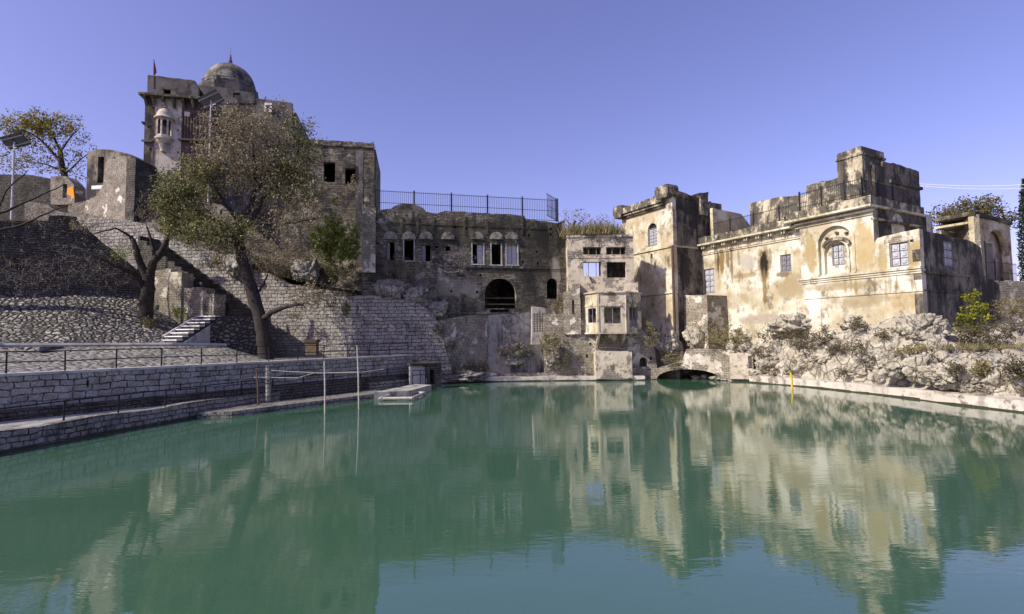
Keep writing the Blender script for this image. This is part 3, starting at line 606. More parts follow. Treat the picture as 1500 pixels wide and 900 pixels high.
mb = MB(); zc = zt; mb.fbox(FT, .4, FT.L-1.0, zc-.9, zc-.7, -.2, .25); mb.fbox(FT, .2, FT.L-.9, zc-.7, zc-.45, -.2, .5); mb.panel(FT, rough([(.2, zc-.45), (FT.L-.9, zc-.45), (FT.L-.9, zc+.35), (.2, zc+.1)], .5, .06), [], .7, .9); mb.build('cornice', M['parapet'], tw)
for a0, a1, zz, hh in ((-.7, .9, zc-.75, 1.35), (FT.L-1.7, FT.L+.2, zc-.1, 1.3)):
    mb = MB(); mb.panel(FT, rough([(a0+.2, zz), (a1-.2, zz), (a1-.2, zz+.25), (a1, zz+.35), (a1, zz+hh-.3), (a1-.15, zz+hh), (a0+.15, zz+hh), (a0, zz+hh-.3), (a0, zz+.35), (a0+.2, zz+.25)], .4, .05, False), [], .75, 1.5); mb.build('corner_block', M['parapet'], tw)
zd = FTD.z(1005, 281)
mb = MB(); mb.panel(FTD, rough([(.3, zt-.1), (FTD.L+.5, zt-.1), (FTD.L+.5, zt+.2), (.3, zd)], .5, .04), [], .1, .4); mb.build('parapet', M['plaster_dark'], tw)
zq = FTD.z(1028, 281); mb = MB(); mb.panel(FTD, rough([(FTD.s_(1023, 290), zt-1.6), (FTD.s_(1034, 290), zt-1.6), (FTD.s_(1034, 290), zq-.5), (FTD.s_(1035, 290), zq), (FTD.s_(1021, 290), zq-.3), (FTD.s_(1023, 290), zq-.6)], .4, .05, False), [], .3, 1.0); mb.build('turret', M['parapet'], tw)
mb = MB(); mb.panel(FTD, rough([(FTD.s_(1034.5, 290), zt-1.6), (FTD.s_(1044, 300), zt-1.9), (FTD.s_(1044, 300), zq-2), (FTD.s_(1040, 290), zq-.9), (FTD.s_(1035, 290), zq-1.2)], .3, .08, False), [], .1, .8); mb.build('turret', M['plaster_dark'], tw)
window(FT, (wt[0], wt[1], wt[2], wt[3]-.55), tw, -.14, M['shutter'], rows=5)
b = MB(); b.panel(FT, archpoly((wt[0], wt[1], wt[3]-.55, wt[3]), .5, 8), [], -.25, .1); b.build('window_head', M['black'], tw)
# lower block and drain pipe
FB = Frame(cross(998, (T[0], T[1]), rd), cross(1036, (T[0], T[1]), rd)) if False else Frame(FH.pt(-1.3, 0, 2.2)[:2], FH.pt(.9, 0, 2.2)[:2])
ba, bb = FB.s_(999, 450), FB.s_(1036, 450); bz = FB.z(1018, 431)
mb = MB(); mb.panel(FB, rough([(ba, 1.5), (bb, 1.5), (bb, bz-.2), (ba+.4, bz), (ba, bz-.1)], .5, .05), [], 0, 3.5); mb.build('buttress', M['brick_pale'], tw)
p = FT.pt(FT.L+.12, b1, .3); mb = MB(); mb.tube([p, (p.x, p.y, 4.2)], .13, 8); tag(mb.build('drain_pipe', M['rust']), 'rusty vertical drain pipe on the front corner of the square tower', 'pipe')

# ------------------------------------------------------------------ PAVILION + far right wall
FP = Frame(upx(1406, 49.5), upx(1437, 46)); FP2 = Frame(upx(1437, 46), upx(1490, 49)); pz = FP.z(1421, 317)
pv = thing('small_pavilion', 'small pale pavilion with blind arch and iron gate behind the dark end of the house', 'pavilion', FP2.pt(1, 7))
mb = MB(); mb.panel(FP, rough(rpoly((0, FP.L, 3, pz)), .6, .05), [], 0, .4); mb.build('wall', M['brick_pale'], pv)
ar = FP2.rect(1447, 337, 1476, 415); mb = MB(); mb.panel(FP2, rough([(0, 3), (FP2.L, 3), (FP2.L, FP2.z(1485, 325)), (0, pz-.05)], .6, .05), [archpoly((ar[0], ar[1], ar[2], ar[3]), None, 12)], 0, .4); mb.fbox(FP2, .3, FP2.L, 3, pz-.9, -3, -2.6); mb.fbox(FP2, 0, FP2.L, pz-.7, pz-.5, -3, -.41); mb.fbox(FP2, FP2.L-.4, FP2.L, 3, pz-.8, -3, -.41); mb.build('wall', M['plaster_tower'], pv)
mb = MB(); mb.fbox(FP2, ar[0]-.2, ar[1]+.2, ar[2], ar[3]+.2, -.8, -.7); mb.build('arch_back_wall', M['tower_white'], pv)
mb = MB(); mb.panel(FP2, rough([(-.1, pz-.04), (FP2.L+.1, pz-.35), (FP2.L+.15, pz+.02), (1.6, pz+.25), (-.1, pz+.3)], .4, .08), [], .15, 3); mb.build('roof', M['plaster_dark'], pv)
gt = thing('iron_gate', 'tall thin barred iron gate in front of the small pavilion', 'gate', FP2.pt(.8, 7, .6)); g0 = FP2.rect(1444, 358, 1456, 412, .6)
bars(FP2, g0[0], g0[1], g0[2], g0[3], .6, gt, .13, r=.02, nbay=1)
bars(FP2, g0[1]+.1, FP2.s_(1490, 400, .6), g0[2], FP2.z(1470, 386, .6), .6, gt, .16, r=.016, nbay=1)
FW = Frame(upx(1436, 45.5), upx(1700, 52)); wz = FW.z(1480, 412)
mb = MB(); mb.panel(FW, rough([(0, 1), (FW.L, 1), (FW.L, wz), (FW.s_(1464, 412), wz), (FW.s_(1462, 412), wz+.05), (0, wz-.2)], .6, .07), [], 0, 1); tag(mb.build('boundary_wall', M['brick_pale']), 'pale rubble boundary wall at the right edge behind the dry bushes', 'wall')

# ------------------------------------------------------------------ WHITE ROOM + BAY
FO = Frame(upx(834, 53), upx(931, 53)); rzo = FO.z(880, 346); rb_ = M['brick_room']
rm = thing('roofless_room', 'grey brick room with four empty window openings and a broken bay below, left of the tower', 'building', FO.pt(FO.L/2, 0, -2))
H = [rpoly(FO.rect(*q)) for q in ((854, 362, 881, 373), (888, 362, 917, 373), (854, 384, 881, 405), (889, 384, 917, 407))]
mb = MB(); zl = FO.z(880, 420)
mb.panel(FO, rough([(0, -.5), (FO.L, -.5), (FO.L, rzo), (0, rzo)], .5, .04), H, 0, .35)
mb.panel(FO, rough([(.35, zl), (FO.L-.35, zl), (FO.L-.35, rzo-.5), (.35, rzo-.5)], .5, .03), [rpoly(FO.rect(840, 376, 888, 408, -4.2))], -3.8, .3)
mb.fbox(FO, 0, .35, -.5, rzo-.05, -4.1, -.353); mb.fbox(FO, FO.L-.35, FO.L, -.5, rzo-.05, -4.1, -.353); mb.fbox(FO, .35, FO.L-.35, rzo-.55, rzo-.3, -3.8, -.353)
mb.build('wall', rb_, rm)
mb = MB(); mb.fbox(FO, FO.L*.53, FO.L-.353, zl+1, rzo-.56, -2.5, -2.3); mb.build('partition', M['plaster_dark'], rm)
mb = MB(); mb.fbox(FO, -.1, FO.L+.08, rzo-.1, rzo+.1, -.2, .12); mb.fbox(FO, 0, FO.L, FO.z(880, 377.5)-.04, FO.z(880, 377.5)+.06, .002, .05); mb.build('coping', rb_, rm)
for q in ((854, 362, 881, 373), (888, 362, 917, 373), (854, 384, 881, 405)):
    a, b, c, d = FO.rect(*q); fm = MB()
    for x in (a, a+(b-a)*.3, a+(b-a)*.72, b-.06): fm.fbox(FO, x, x+.06, c, d, -.3, -.22)
    fm.fbox(FO, a, b, d-.06, d, -.3, -.24); fm.build('window_frame', M['shutter_dark'], rm)
# bay: three faces of a half hexagon
A0, A1, A2, A3 = upx(853, 52.8), upx(876, 50.6), upx(917, 50.6), upx(940, 52.8)
byz0 = Frame(A1, A2).z(897, 487); byz1 = Frame(A1, A2).z(897, 429); byT = Frame(A1, A2).z(897, 415)
holes = [[(861, 452, 873, 473)], [(885, 450, 910, 474)], [(922, 450, 934, 480)]]
for (p, q), hh in zip(((A0, A1), (A1, A2), (A2, A3)), holes):
    f = Frame(p, q); mb = MB(); hl = [rpoly(f.rect(*x)) for x in hh]
    mb.panel(f, rpoly((0, f.L, byz0, byz1)), hl, 0, .22); mb.fbox(f, -.05, f.L+.05, byz1, byz1+.12, -.3, .16); mb.fbox(f, -.03, f.L+.03, byz0-.14, byz0, -.3, .12)
    mb.fbox(f, -.02, .14, byz0, byz1, -.05, .07); mb.fbox(f, 0, f.L, byz0+(byz1-byz0)*.66, byz0+(byz1-byz0)*.72, .0, .05)
    o = mb.build('bay_wall', M['plaster_tower'] if p is A0 else rb_, rm)
    a, b, c, d = f.rect(*hh[0]); fm = MB()
    for x in ((a, a+.06, c, d), (b-.06, b, c, d), (a, b, d-.06, d), ((a+b)/2-.03, (a+b)/2+.03, c, d) if b-a > 1 else (a, b, c, c+.05)): fm.fbox(f, *x, -.16, -.08)
    fm.build('window_frame', M['shutter_dark'], o)
mb = MB()
for z0, z1 in ((byz0-.12, byz0+.02), (byz1+.0, byz1+.16)):
    bt = [(*x, z0) for x in (A0, A1, A2, A3)]; tp = [(*x, z1) for x in (A0, A1, A2, A3)]; mb.hexa(bt, tp)
f = Frame(A1, A2); mb.panel(Frame(A0, A3), rough([(.5, byz1+.16), (Frame(A0, A3).L-.3, byz1+.16), (Frame(A0, A3).L-.3, byT+.3), (2.8, byT-.1), (1.0, byT+.2), (.5, byT+1.3)], .4, .06), [], .3, .3)
mb.build('bay_slab', rb_, rm)
for u in (878, 916):
    b = MB(); f = Frame(A1, A2); a = f.s_(u, 495); b.panel(Frame(f.pt(a, 0, .1)[:2], f.pt(a, 0, -2)[:2]), [(0, byz0-.14), (2, byz0-1.6), (2, byz0-.14)], [], .1, .2); b.build('bracket', rb_, rm)
# plinth, lower brick wall, left stub
f = Frame(upx(872, 51), upx(925, 51)); pzt = f.z(898, 515)
mb = MB(); mb.panel(f, rough(rpoly((0, f.L, .2, pzt)), .5, .03), [], 0, 2.2); tag(mb.build('plinth', M['brick_room']), 'square pale masonry plinth at the water below the broken bay', 'plinth')
FL_ = Frame(upx(796, 53.4), upx(960, 53.2)); lz = FL_.z(850, 458)
dh = [archpoly(FL_.rect(934, 523, 945, 537)), rpoly(FL_.rect(949, 523, 952, 527)), rpoly(FL_.rect(862, 502, 865, 506)), rpoly(FL_.rect(857, 519, 860, 524))]
mb = MB(); mb.panel(FL_, rough([(0, -.5), (FL_.L, -.5), (FL_.L-.3, FL_.z(950, 517)), (FL_.s_(952, 500), FL_.z(950, 500)), (FL_.s_(940, 490), FL_.z(940, 485)), (FL_.s_(850, 450), lz), (FL_.s_(830, 450), FL_.z(830, 460)), (0, FL_.z(800, 462))], .5, .08), dh, .9, 1.4)
mb.fbox(FL_, FL_.s_(930, 530), FL_.s_(955, 530), 0, 3, -.8, -.6); tag(mb.build('basement_wall', M['brick_pale']), 'pale rubble wall with small holes rising from the pool under the grey brick room', 'wall')
f = Frame(upx(826, 52.3), upx(851, 52)); mb = MB(); mb.panel(f, rough([(0, f.z(838, 490)), (f.L, f.z(838, 490)), (f.L, f.z(845, 416)), (f.s_(838, 416), f.z(845, 415)), (f.s_(837, 430), f.z(830, 425)), (0, f.z(830, 428))], .5, .05), [rpoly(f.rect(838, 440, 841, 460))], 0, 1); tag(mb.build('pier', M['brick_pale']), 'pale stepped masonry pier left of the broken bay', 'pier')

# ------------------------------------------------------------------ MID BUILDING
FM = Frame(upx(530, 50), upx(830, 55)); 
def mspot(u, v, wpx, hpx, colr, amt):
    p = FM.pt(*FM.st(u, v)); q = FM.pt(*FM.st(u+wpx/2, v)); z2 = FM.z(u, v-hpx/2); t = lambda p: -FM.n.y*p.x+FM.n.x*p.y
    return (t(p), p.z, abs(t(q)-t(p)), abs(z2-p.z), colr, amt)
KB = (.022, .022, .018); GB = (.05, .048, .03); LT = (.42, .38, .31)
bd = wallmat('sooty_hall_brick', brick=(.36, .15, (.27, .245, .205), (.40, .365, .305), (.055, .05, .043), .026), plaster=((.25, .225, .185), (.38, .345, .285), (.13, .12, .1)), cover=.2, stain=((.03, .029, .026), .32), streak=((.022, .021, .02), .42), moss=((.17, .16, .07), .5), bump=.9, bdist=.07, seed=5,
    spots=[mspot(690, 342, 110, 44, GB, .75), mspot(790, 370, 80, 110, KB, .75), mspot(600, 335, 110, 50, GB, .6), mspot(640, 350, 60, 40, KB, .6), mspot(750, 330, 70, 36, KB, .6), mspot(725, 396, 90, 12, KB, .7), mspot(770, 425, 40, 60, KB, .6), mspot(560, 400, 50, 60, KB, .7)]
    +[mspot(random.uniform(555, 820), random.uniform(325, 350), random.uniform(5, 12), random.uniform(36, 80), KB, random.uniform(.5, .9)) for _ in range(12)]+[mspot(650, 420, 90, 30, LT, .45), mspot(815, 400, 14, 50, LT, .6), mspot(690, 425, 30, 26, LT, .5)])
md = thing('ruined_hall', 'long dark sooty brick hall with ragged top, big arch and small windows above the pool', 'building', FM.pt(FM.L/2, 0, -2))
zA = FM.z(650, 311)
top = [(FM.s_(u, v), FM.z(u, v)) for u, v in ((828, 321), (818, 327), (770, 321), (768, 316), (700, 312), (652, 309), (640, 313), (600, 308), (570, 306), (549, 309))]
HM = [rpoly(FM.rect(*q)) for q in ((566, 355, 578, 381), (592, 352, 606, 382), (617, 359, 631, 383), (653, 361, 660, 368), (692, 358, 708, 387), (720, 358, 734, 388), (742, 359, 758, 388))]
HM += [archpoly(FM.rect(710, 408, 756, 452), None, 16), archpoly(FM.rect(801, 408, 817, 438), None, 10), rpoly(FM.rect(718, 453.5, 745, 459))]
for u, v in ((553, 357), (640, 362), (667, 333), (683, 335), (596, 317), (725, 341), (775, 334), (775, 345), (807, 336), (807, 344), (787, 369), (766, 384), (788, 386), (707, 393), (661, 427), (699, 428), (704, 403), (741, 393)):
    HM.append(rpoly(FM.rect(u-1.6, v-1.8, u+1.6, v+1.8)))
mb = MB(); ol = [(0, -1), (FM.L, -1)]+top+[(0, top[-1][1])]
mb.panel(FM, rough(ol, .45, .06), HM, 0, .5); mb.shell(FM, 0, FM.L, -1, FM.z(820, 330), 7, -.5); mb.build('wall', bd, md)
bz = FM.z(540, 304, .5); mb = MB(); mb.panel(FM, rough(rpoly((0, FM.s_(550, 350, .5), FM.z(540, 400), bz)), .4, .05), [], .5, 1.2); mb.build('corner_buttress', M['brick_pale'], md)
for u in (572, 599, 624, 656, 699, 727, 750):
    a = FM.s_(u, 345); z = FM.z(u, 351); mb = MB()
    for rr, o in ((.66, .10), (.5, .2), (.3, .26)): mb.panel(FM, archpoly((a-rr, a+rr, z, z+rr*1.05+.08), None, 10), [], o, o-.003 if o < .15 else .1)
    mb.build('hood', wallmat('sooty_hood_plaster', plaster=((.2, .185, .15), (.3, .28, .23), (.1, .09, .075)), stain=((.03, .029, .026), .4), streak=((.03, .028, .025), .5), pscale=2.5, seed=22) if 'sooty_hood_plaster' not in bpy.data.materials else bpy.data.materials['sooty_hood_plaster'], md)
for q, op in (((566, 355, 578, 381), .45), ((617, 359, 631, 383), .5), ((692, 358, 708, 387), .55), ((742, 359, 758, 388), 1)):
    a, b, c, d = FM.rect(*q); mb = MB()
    x0, x1 = (b-(b-a)*op, b) if q[0] != 566 and q[0] != 617 else (a, a+(b-a)*op)
    k = 2 if op == 1 else 1
    for j in range(k):
        y0 = x0+(x1-x0)*j/k; y1 = x0+(x1-x0)*(j+1)/k
        mb.fbox(FM, y0+.02, y1-.02, c, d, -.3, -.24)
        for i in range(3): mb.fbox(FM, y0+.1, y1-.1, c+(d-c)*(i+.12)/3, c+(d-c)*(i+.88)/3, -.24, -.2)
    mb.build('shutter', M['shutter'] if q[0] > 680 else M['shutter_dark'], md)
for q in ((592, 352, 606, 382), (692, 358, 708, 387), (720, 358, 734, 388), (742, 359, 758, 388)):
    a, b, c, d = FM.rect(*q); mb = MB(); mb.fbox(FM, a-.1, a, c, d+.1, .002, .05); mb.fbox(FM, b, b+.1, c, d+.1, .002, .05); mb.fbox(FM, a-.15, b+.15, c-.12, c, .002, .12); mb.build('window_frame', M['concrete'], md)
mb = MB(); z = FM.z(660, 390); mb.fbox(FM, .5, FM.L-.3, z-.08, z+.06, .002, .1); z = FM.z(690, 459); mb.fbox(FM, FM.s_(655, 459), FM.s_(790, 459), z-.1, z+.08, .002, .14); z = FM.z(660, 330); mb.fbox(FM, .9, FM.L-2, z-.06, z+.06, .002, .06); mb.build('string_course', bd, md)
for u in (566, 588, 611, 634, 680, 713, 765): 
    mb = MB(); a = FM.s_(u, 330); mb.fbox(FM, a-.12, a+.12, FM.z(u, 344), FM.z(u, 318), .002, .07); mb.build('pilaster', bd, md)
mb = MB(); a, b, c, d = FM.rect(710, 435, 756, 448); mb.fbox(FM, a, b, c+.1, c+.22, -.35, -.2); mb.fbox(FM, a, b, d-.15, d-.07, -.35, -.25); mb.build('handrail', M['rust'], md)
mb = MB(); a, b, c, d = FM.rect(572, 298.5, 624, 311, -2); mb.panel(FM, [(a, c-.6), (b, c-.6)]+[((a+b)/2+(b-a)/2*math.cos(math.pi*i/14), c+(d-c)*math.sin(math.pi*i/14)) for i in range(15)], [], -2, 4); mb.build('roof_vault', M['tower_dark'], md)
# parts of the lower face: plaster apron, grille block
mb = MB(); mb.panel(FM, rough([(FM.s_(638, 500, .12), -.8), (FM.s_(714, 500, .12), -.8), (FM.s_(714, 470, .12), FM.z(714, 463, .12)), (FM.s_(690, 470, .12), FM.z(690, 462, .12)), (FM.s_(640, 460, .12), FM.z(645, 470, .12))], .5, .08), [rpoly(FM.rect(667, 490, 671, 494)), rpoly(FM.rect(675, 490, 677, 493))], .12, .118); mb.build('lower_wall', M['brick_pale'], md)
FMl = FM; mb = MB(); mb.panel(FM, rough([(FM.s_(715, 500, .6), -.5), (FM.s_(800, 500, .6), -.5), (FM.s_(800, 500, .6), FM.z(790, 456, .6)), (FM.s_(780, 470, .6), FM.z(790, 458, .6)), (FM.s_(716, 470, .6), FM.z(720, 462, .6))], .5, .04), [], .6, .6); mb.build('apron_wall', M['apron'], md)
gv = MB(); q = FM.rect(781, 459, 797, 487, 1.2); hl = []
for i in range(4):
    for j in range(8):
        a = q[0]+(q[1]-q[0])*(i+.1)/4; c = q[2]+(q[3]-q[2])*(j+.15)/8; hl.append(rpoly((a, a+(q[1]-q[0])*.2, c, c+(q[3]-q[2])*.09)))
gv.panel(FM, rough([(FM.s_(778, 470, 1.2), FM.z(780, 505, 1.2)), (FM.s_(813, 470, 1.2), FM.z(780, 505, 1.2)), (FM.s_(813, 470, 1.2), FM.z(800, 453, 1.2)), (FM.s_(780, 470, 1.2), FM.z(790, 449, 1.2))], .5, .04), hl, 1.2, .3); gv.build('grille_block', M['tower_white'], md)
# roof railing of the hall
rl = thing('terrace_railing', 'long thin spiked railing on the flat roof of the dark brick hall', 'railing', FM.pt(8, zA, -3))
zr0, zr1 = FM.z(650, 308, -2.5), FM.z(650, 285, -2.5)
bars(FM, FM.s_(550, 300, -2.5), FM.s_(817, 300, -2.5), zr0-.7, zr1, -2.5, rl, .19, r=.02, nbay=5)
fr2 = Frame(FM.pt(FM.s_(817, 300, -2.5), 0, -2.5)[:2], FM.pt(FM.s_(801, 300, .0), 0, -.1)[:2]); bars(fr2, 0, fr2.L, zr0-.7, zr1, 0, rl, .19, r=.02, nbay=1)

# ------------------------------------------------------------------ BRIDGE
FBd = Frame(upx(938, 52.4), upx(1102, 48.6)); q = FBd.rect(962, 541, 1056, 561)
m_, hw, hz = (q[0]+q[1])/2, (q[1]-q[0])/2, q[3]
arc = [(m_-hw, -.4), (m_+hw, -.4)]+[(m_+hw*math.cos(math.pi*i/16), .05+(hz-.05)*math.sin(math.pi*i/16)) for i in range(17)]
br = thing('arched_bridge', 'low pale stone arch over the water between the tower and the rocky bank', 'bridge', FBd.pt(m_, 0))
mb = MB(); bt = FBd.z(1040, 512)
mb.panel(FBd, rough([(0, -.5), (FBd.L, -.5), (FBd.L, FBd.z(1095, 524)), (FBd.s_(1070, 515), bt), (FBd.s_(1005, 515), bt), (FBd.s_(1000, 520), FBd.z(1000, 527)), (FBd.s_(968, 540), FBd.z(968, 538)), (FBd.s_(955, 545), .9), (0, .8)], .5, .05), [arc], 0, 2.5); mb.fbox(FBd, 0, FBd.L, -.5, hz+.35, -6, -5.6); mb.fbox(FBd, .2, FBd.L-.2, hz+.05, hz+.4, -5.6, -2.503); mb.fbox(FBd, 0, m_-hw-.1, -.5, hz+.05, -5.6, -2.503); mb.fbox(FBd, m_+hw+.1, FBd.L, -.5, hz+.05, -5.6, -2.503); mb.build('wall', M['brick_pale'], br)
mb = MB(); out = [(m_+(hw+.5)*math.cos(math.pi*i/20), .05+(hz+.45)*math.sin(math.pi*i/20)) for i in range(21)]; inn = [(m_+hw*math.cos(math.pi*i/20), .05+(hz-.05)*math.sin(math.pi*i/20)) for i in range(21)]
mb.panel(FBd, out+inn[::-1], [], .1, .3); mb.build('arch_ring', M['brick_pale'], br)
mb = MB(); a, b, c, d = FBd.rect(1069, 517, 1096, 548); mb.panel(FBd, rough(rpoly((a, b, .2, d)), .4, .05), [], .35, .33); mb.build('pier', M['brick_room'], br)
# kerbs
def kerb(name, pts, z, wdt, label, mat='kerb', back=None):
    mb = MB(); P2 = []
    for a, b in zip(pts, pts[1:]):
        k = max(1, int((Vector(b)-Vector(a)).length/1.2))
        P2 += [Vector(a).lerp(Vector(b), i/k) for i in range(k)]
    P2.append(Vector(pts[-1])); off = []
    for i, p in enumerate(P2):
        d = (P2[min(i+1, len(P2)-1)]-P2[max(i-1, 0)]); d.z = 0; d.normalize(); nn = Vector((-d.y, d.x, 0))
        e = nn*random.uniform(-.07, .07); j = random.uniform(-.05, .05)
        off.append((p+e, p+nn*wdt, z+j))
    for (p, q, z0), (p2, q2, z1) in zip(off, off[1:]):
        mb.hexa([(p.x, p.y, -.8), (p2.x, p2.y, -.8), (q2.x, q2.y, -.8), (q.x, q.y, -.8)], [(p.x, p.y, z0), (p2.x, p2.y, z1), (q2.x, q2.y, z1), (q.x, q.y, z0)])
    for (p, q, z0), (p2, q2, z1) in zip(off, off[1:]):
        n0 = (p-q).normalized()*.025; a, b = p+n0, p2+n0; c, d = p2-n0, p-n0; h0, h1 = random.uniform(.05, .13), random.uniform(.05, .13)
        mb.hexa([(w_.x, w_.y, -.3) for w_ in (a, b, c, d)], [(a.x, a.y, h0), (b.x, b.y, h1), (c.x, c.y, h1), (d.x, d.y, h0)], 1)
    return tag(mb.build(name, [M[mat], M['algae']]), label, 'kerb')
kl_ = [gnd(u, v) for u, v in ((1850, 655), (1590, 617), (1500, 605), (1400, 593.5), (1300, 580), (1180, 567), (1097, 560.5))]
kerb('stone_kerb', [p for p in kl_][::-1], .62, 2.2, 'broad pale waterworn stone ledge along the right bank under the boulders')
kl2 = [gnd(u, v) for u, v in ((636, 562.5), (700, 560), (830, 558), (945, 557.5))]
kerb('stone_kerb', kl2, .42, 2.5, 'long pale stone ledge at the waterline below the dark hall and grey room')
kl3 = [p+Vector((0, 1.0, 0)) for p in kl2]; kerb('stone_step', kl3[:3], .75, 2, 'uneven second step above the far waterline ledge', 'brick_pale')
# ================================================================== ROCKY BANK (right)
us = [1052, 1104, 1180, 1260, 1355, 1420, 1500, 1590, 1850]
def row(l): return [at(u, a, b) for u, (a, b) in zip(us, l)]
kz = [(gnd(u, v).y) for u, v in ((1040, 557), (1097, 560.5), (1180, 567), (1260, 575.5), (1355, 587.5), (1420, 596), (1500, 605), (1590, 617), (1850, 655))]
rows = [row([(474, 56), (470, 52.8), (455, 48.2), (452, 43.6), (452, 39.2), (470, 43.5), (466, 45.6), (462, 47.5), (462, 50)]),
        row([(488, 55), (485, 52), (470, 46.6), (466, 42.2), (468, 37.6), (492, 40.5), (502, 41), (504, 41), (512, 40)]),
        row([(506, 54), (508, 50.6), (500, 44.9), (498, 40.6), (512, 36.2), (514, 35.5), (516, 34.5), (518, 34), (540, 30)]),
        row([(530, 54), (530, 49.6), (532, 43.9), (540, 39.6), (552, 35.0), (560, 31.6), (570, 29.6), (582, 27), (615, 24)]),
        [xz(u, y+(3.5 if u < 1060 else .9), .5) for u, y in zip(us, kz)], [xz(u, y+(3.4 if u < 1060 else .7), -.6) for u, y in zip(us, kz)]]
kind(patch('rocky_bank', rows, 240, 120, .75, M['rock'], .5, .45), 'structure')
def boulder(u0, v0, u1, v1, Y, seed, label, mat='rock', group='boulders on the right bank', dep=.8, rough_=.35):
    c = at((u0+u1)/2, (v0+v1)/2, Y); k = Y/F; sx_ = (u1-u0)/2*k; sz = (v1-v0)/2*k
    c = c+Vector((c.x, c.y, 0)).normalized()*(sx_*.35); mb = MB(); rock(mb, c, (sx_*.92, sx_*dep, sz*.92), seed, 5, rough_); return tag(mb.build('boulder', M[mat], smooth=True, origin=(c.x, c.y, c.z-sz)), label, 'boulder', group)
for q in ((1308, 454, 1384, 512, 37.2, 3, 'big cracked block of pale rock under the right corner of the cream house'),
          (1283, 511, 1330, 552, 35.6, 5, 'rounded pale boulder left of the dark cleft at the pool edge'),
          (1324, 516, 1362, 560, 34.2, 6, 'narrow upright boulder beside the dark cleft'),
          (1348, 528, 1424, 577, 32.2, 8, 'broad flat-topped boulder just above the bank ledge'),
          (1405, 522, 1474, 580, 31, 11, 'long boulder with a shallow hollow and a dead tuft on top'),
          (1466, 524, 1540, 590, 29.4, 12, 'large boulder cut off by the right edge of the picture'),
          (1230, 455, 1300, 492, 42, 14, 'lumpy rock shelf directly below the arched niche wing'),
          (1130, 455, 1200, 492, 46.2, 17, 'weathered rock hump below the small dark window'),
          (1190, 495, 1250, 540, 42.3, 19, 'brownish rock face in the middle of the scrubby bank'),
          (1104, 518, 1146, 552, 47.6, 21, 'dark stained rock beside the bridge pier'),
          (1150, 520, 1200, 555, 44.6, 20, 'grey ribbed rock behind the yellow post'),
          (1240, 530, 1290, 560, 39.2, 23, 'low crumbling rock above the ledge'),
          (958, 484, 998, 526, 53.4, 25, 'rough rock mass under the foot of the square tower'),
          (1000, 470, 1040, 512, 53, 27, 'pale rock lump beside the drain pipe')): boulder(*q)
boulder(1066, 478, 1120, 514, 52, 31, 'pale rock slope behind the dry grass and bridge')
for i, q in enumerate(((1012, 550, 1024, 557, 52), (1026, 549, 1038, 557, 51.8), (1040, 548, 1072, 559, 50), (1095, 540, 1122, 557, 48), (1196, 553, 1215, 561, 43.5), (1268, 550, 1300, 566, 38.5), (1420, 575, 1450, 590, 30.5))):
    boulder(*q, 40+i, ['small white stone at the left under the bridge arch', 'small white stone in the middle under the bridge arch', 'flat white stone at the right foot of the bridge arch', 'mossy stone at the end of the bank ledge', 'loose stone on the ledge near the yellow post', 'loose rubble lump on the ledge below the cleft', 'loose stone on the ledge at the far right'][i])
# rocks in front of the hall and on the left hillside
for q in ((722, 500, 784, 534, 52.6, 51, 'dark overhanging rock below the arch of the hall'), (795, 505, 838, 545, 52, 53, 'pale rock among dry bushes beside the rubble wall'), (622, 436, 656, 470, 51, 55, 'grey rock outcrop left of the big arch'), (545, 405, 600, 446, 50.3, 57, 'craggy dark outcrop under the left windows of the hall'),
          (425, 372, 470, 420, 50, 59, 'bluish grey crag behind the main tree trunk'), (330, 365, 372, 412, 50.2, 61, 'whitish rock lump on top of the lit block wall'), (592, 420, 635, 455, 50.6, 63, 'grey crag beside the bare shrub'), (640, 545, 720, 560, 50.8, 66, 'low rubble heap at the waterline left of the dark rock')):
    boulder(*q, mat='rock_grey', group='rocks on the far bank')
# ================================================================== LEFT BANK
A = at(0, 552, 24.5); A.z = 2.7; B = at(604, 523, 47); B.z = 2.7
Aq = A+(A-B).normalized()*9; FW1 = Frame(Aq[:2], B[:2])
mb = MB(); sA = (Vector(A[:2])-FW1.P).length
wo = rough([(0, -.5), (FW1.L, -.5), (FW1.L, 2.7), (0, 2.7)], 1.0, .025); hl = [rpoly(FW1.rect(127, 557, 131, 567)), rpoly(FW1.rect(352, 542, 355, 549))]
rw = thing('retaining_wall', 'long grey squared-block retaining wall in shade along the left walkway', 'wall', FW1.pt(FW1.L/2, 0))
mb.panel(FW1, wo, hl, 0, .6); mb.build('wall', M['ashlar_near'], rw)
mb = MB(); mb.fbox(FW1, 0, FW1.L, 2.703, 2.83, -.7, .07); mb.build('coping', M['concrete'], rw)
mb = MB(); mb.fbox(FW1, 0, FW1.L, -.3, 1.18, .003, .55); mb.build('bench_ledge', M['wall_dim'], rw)
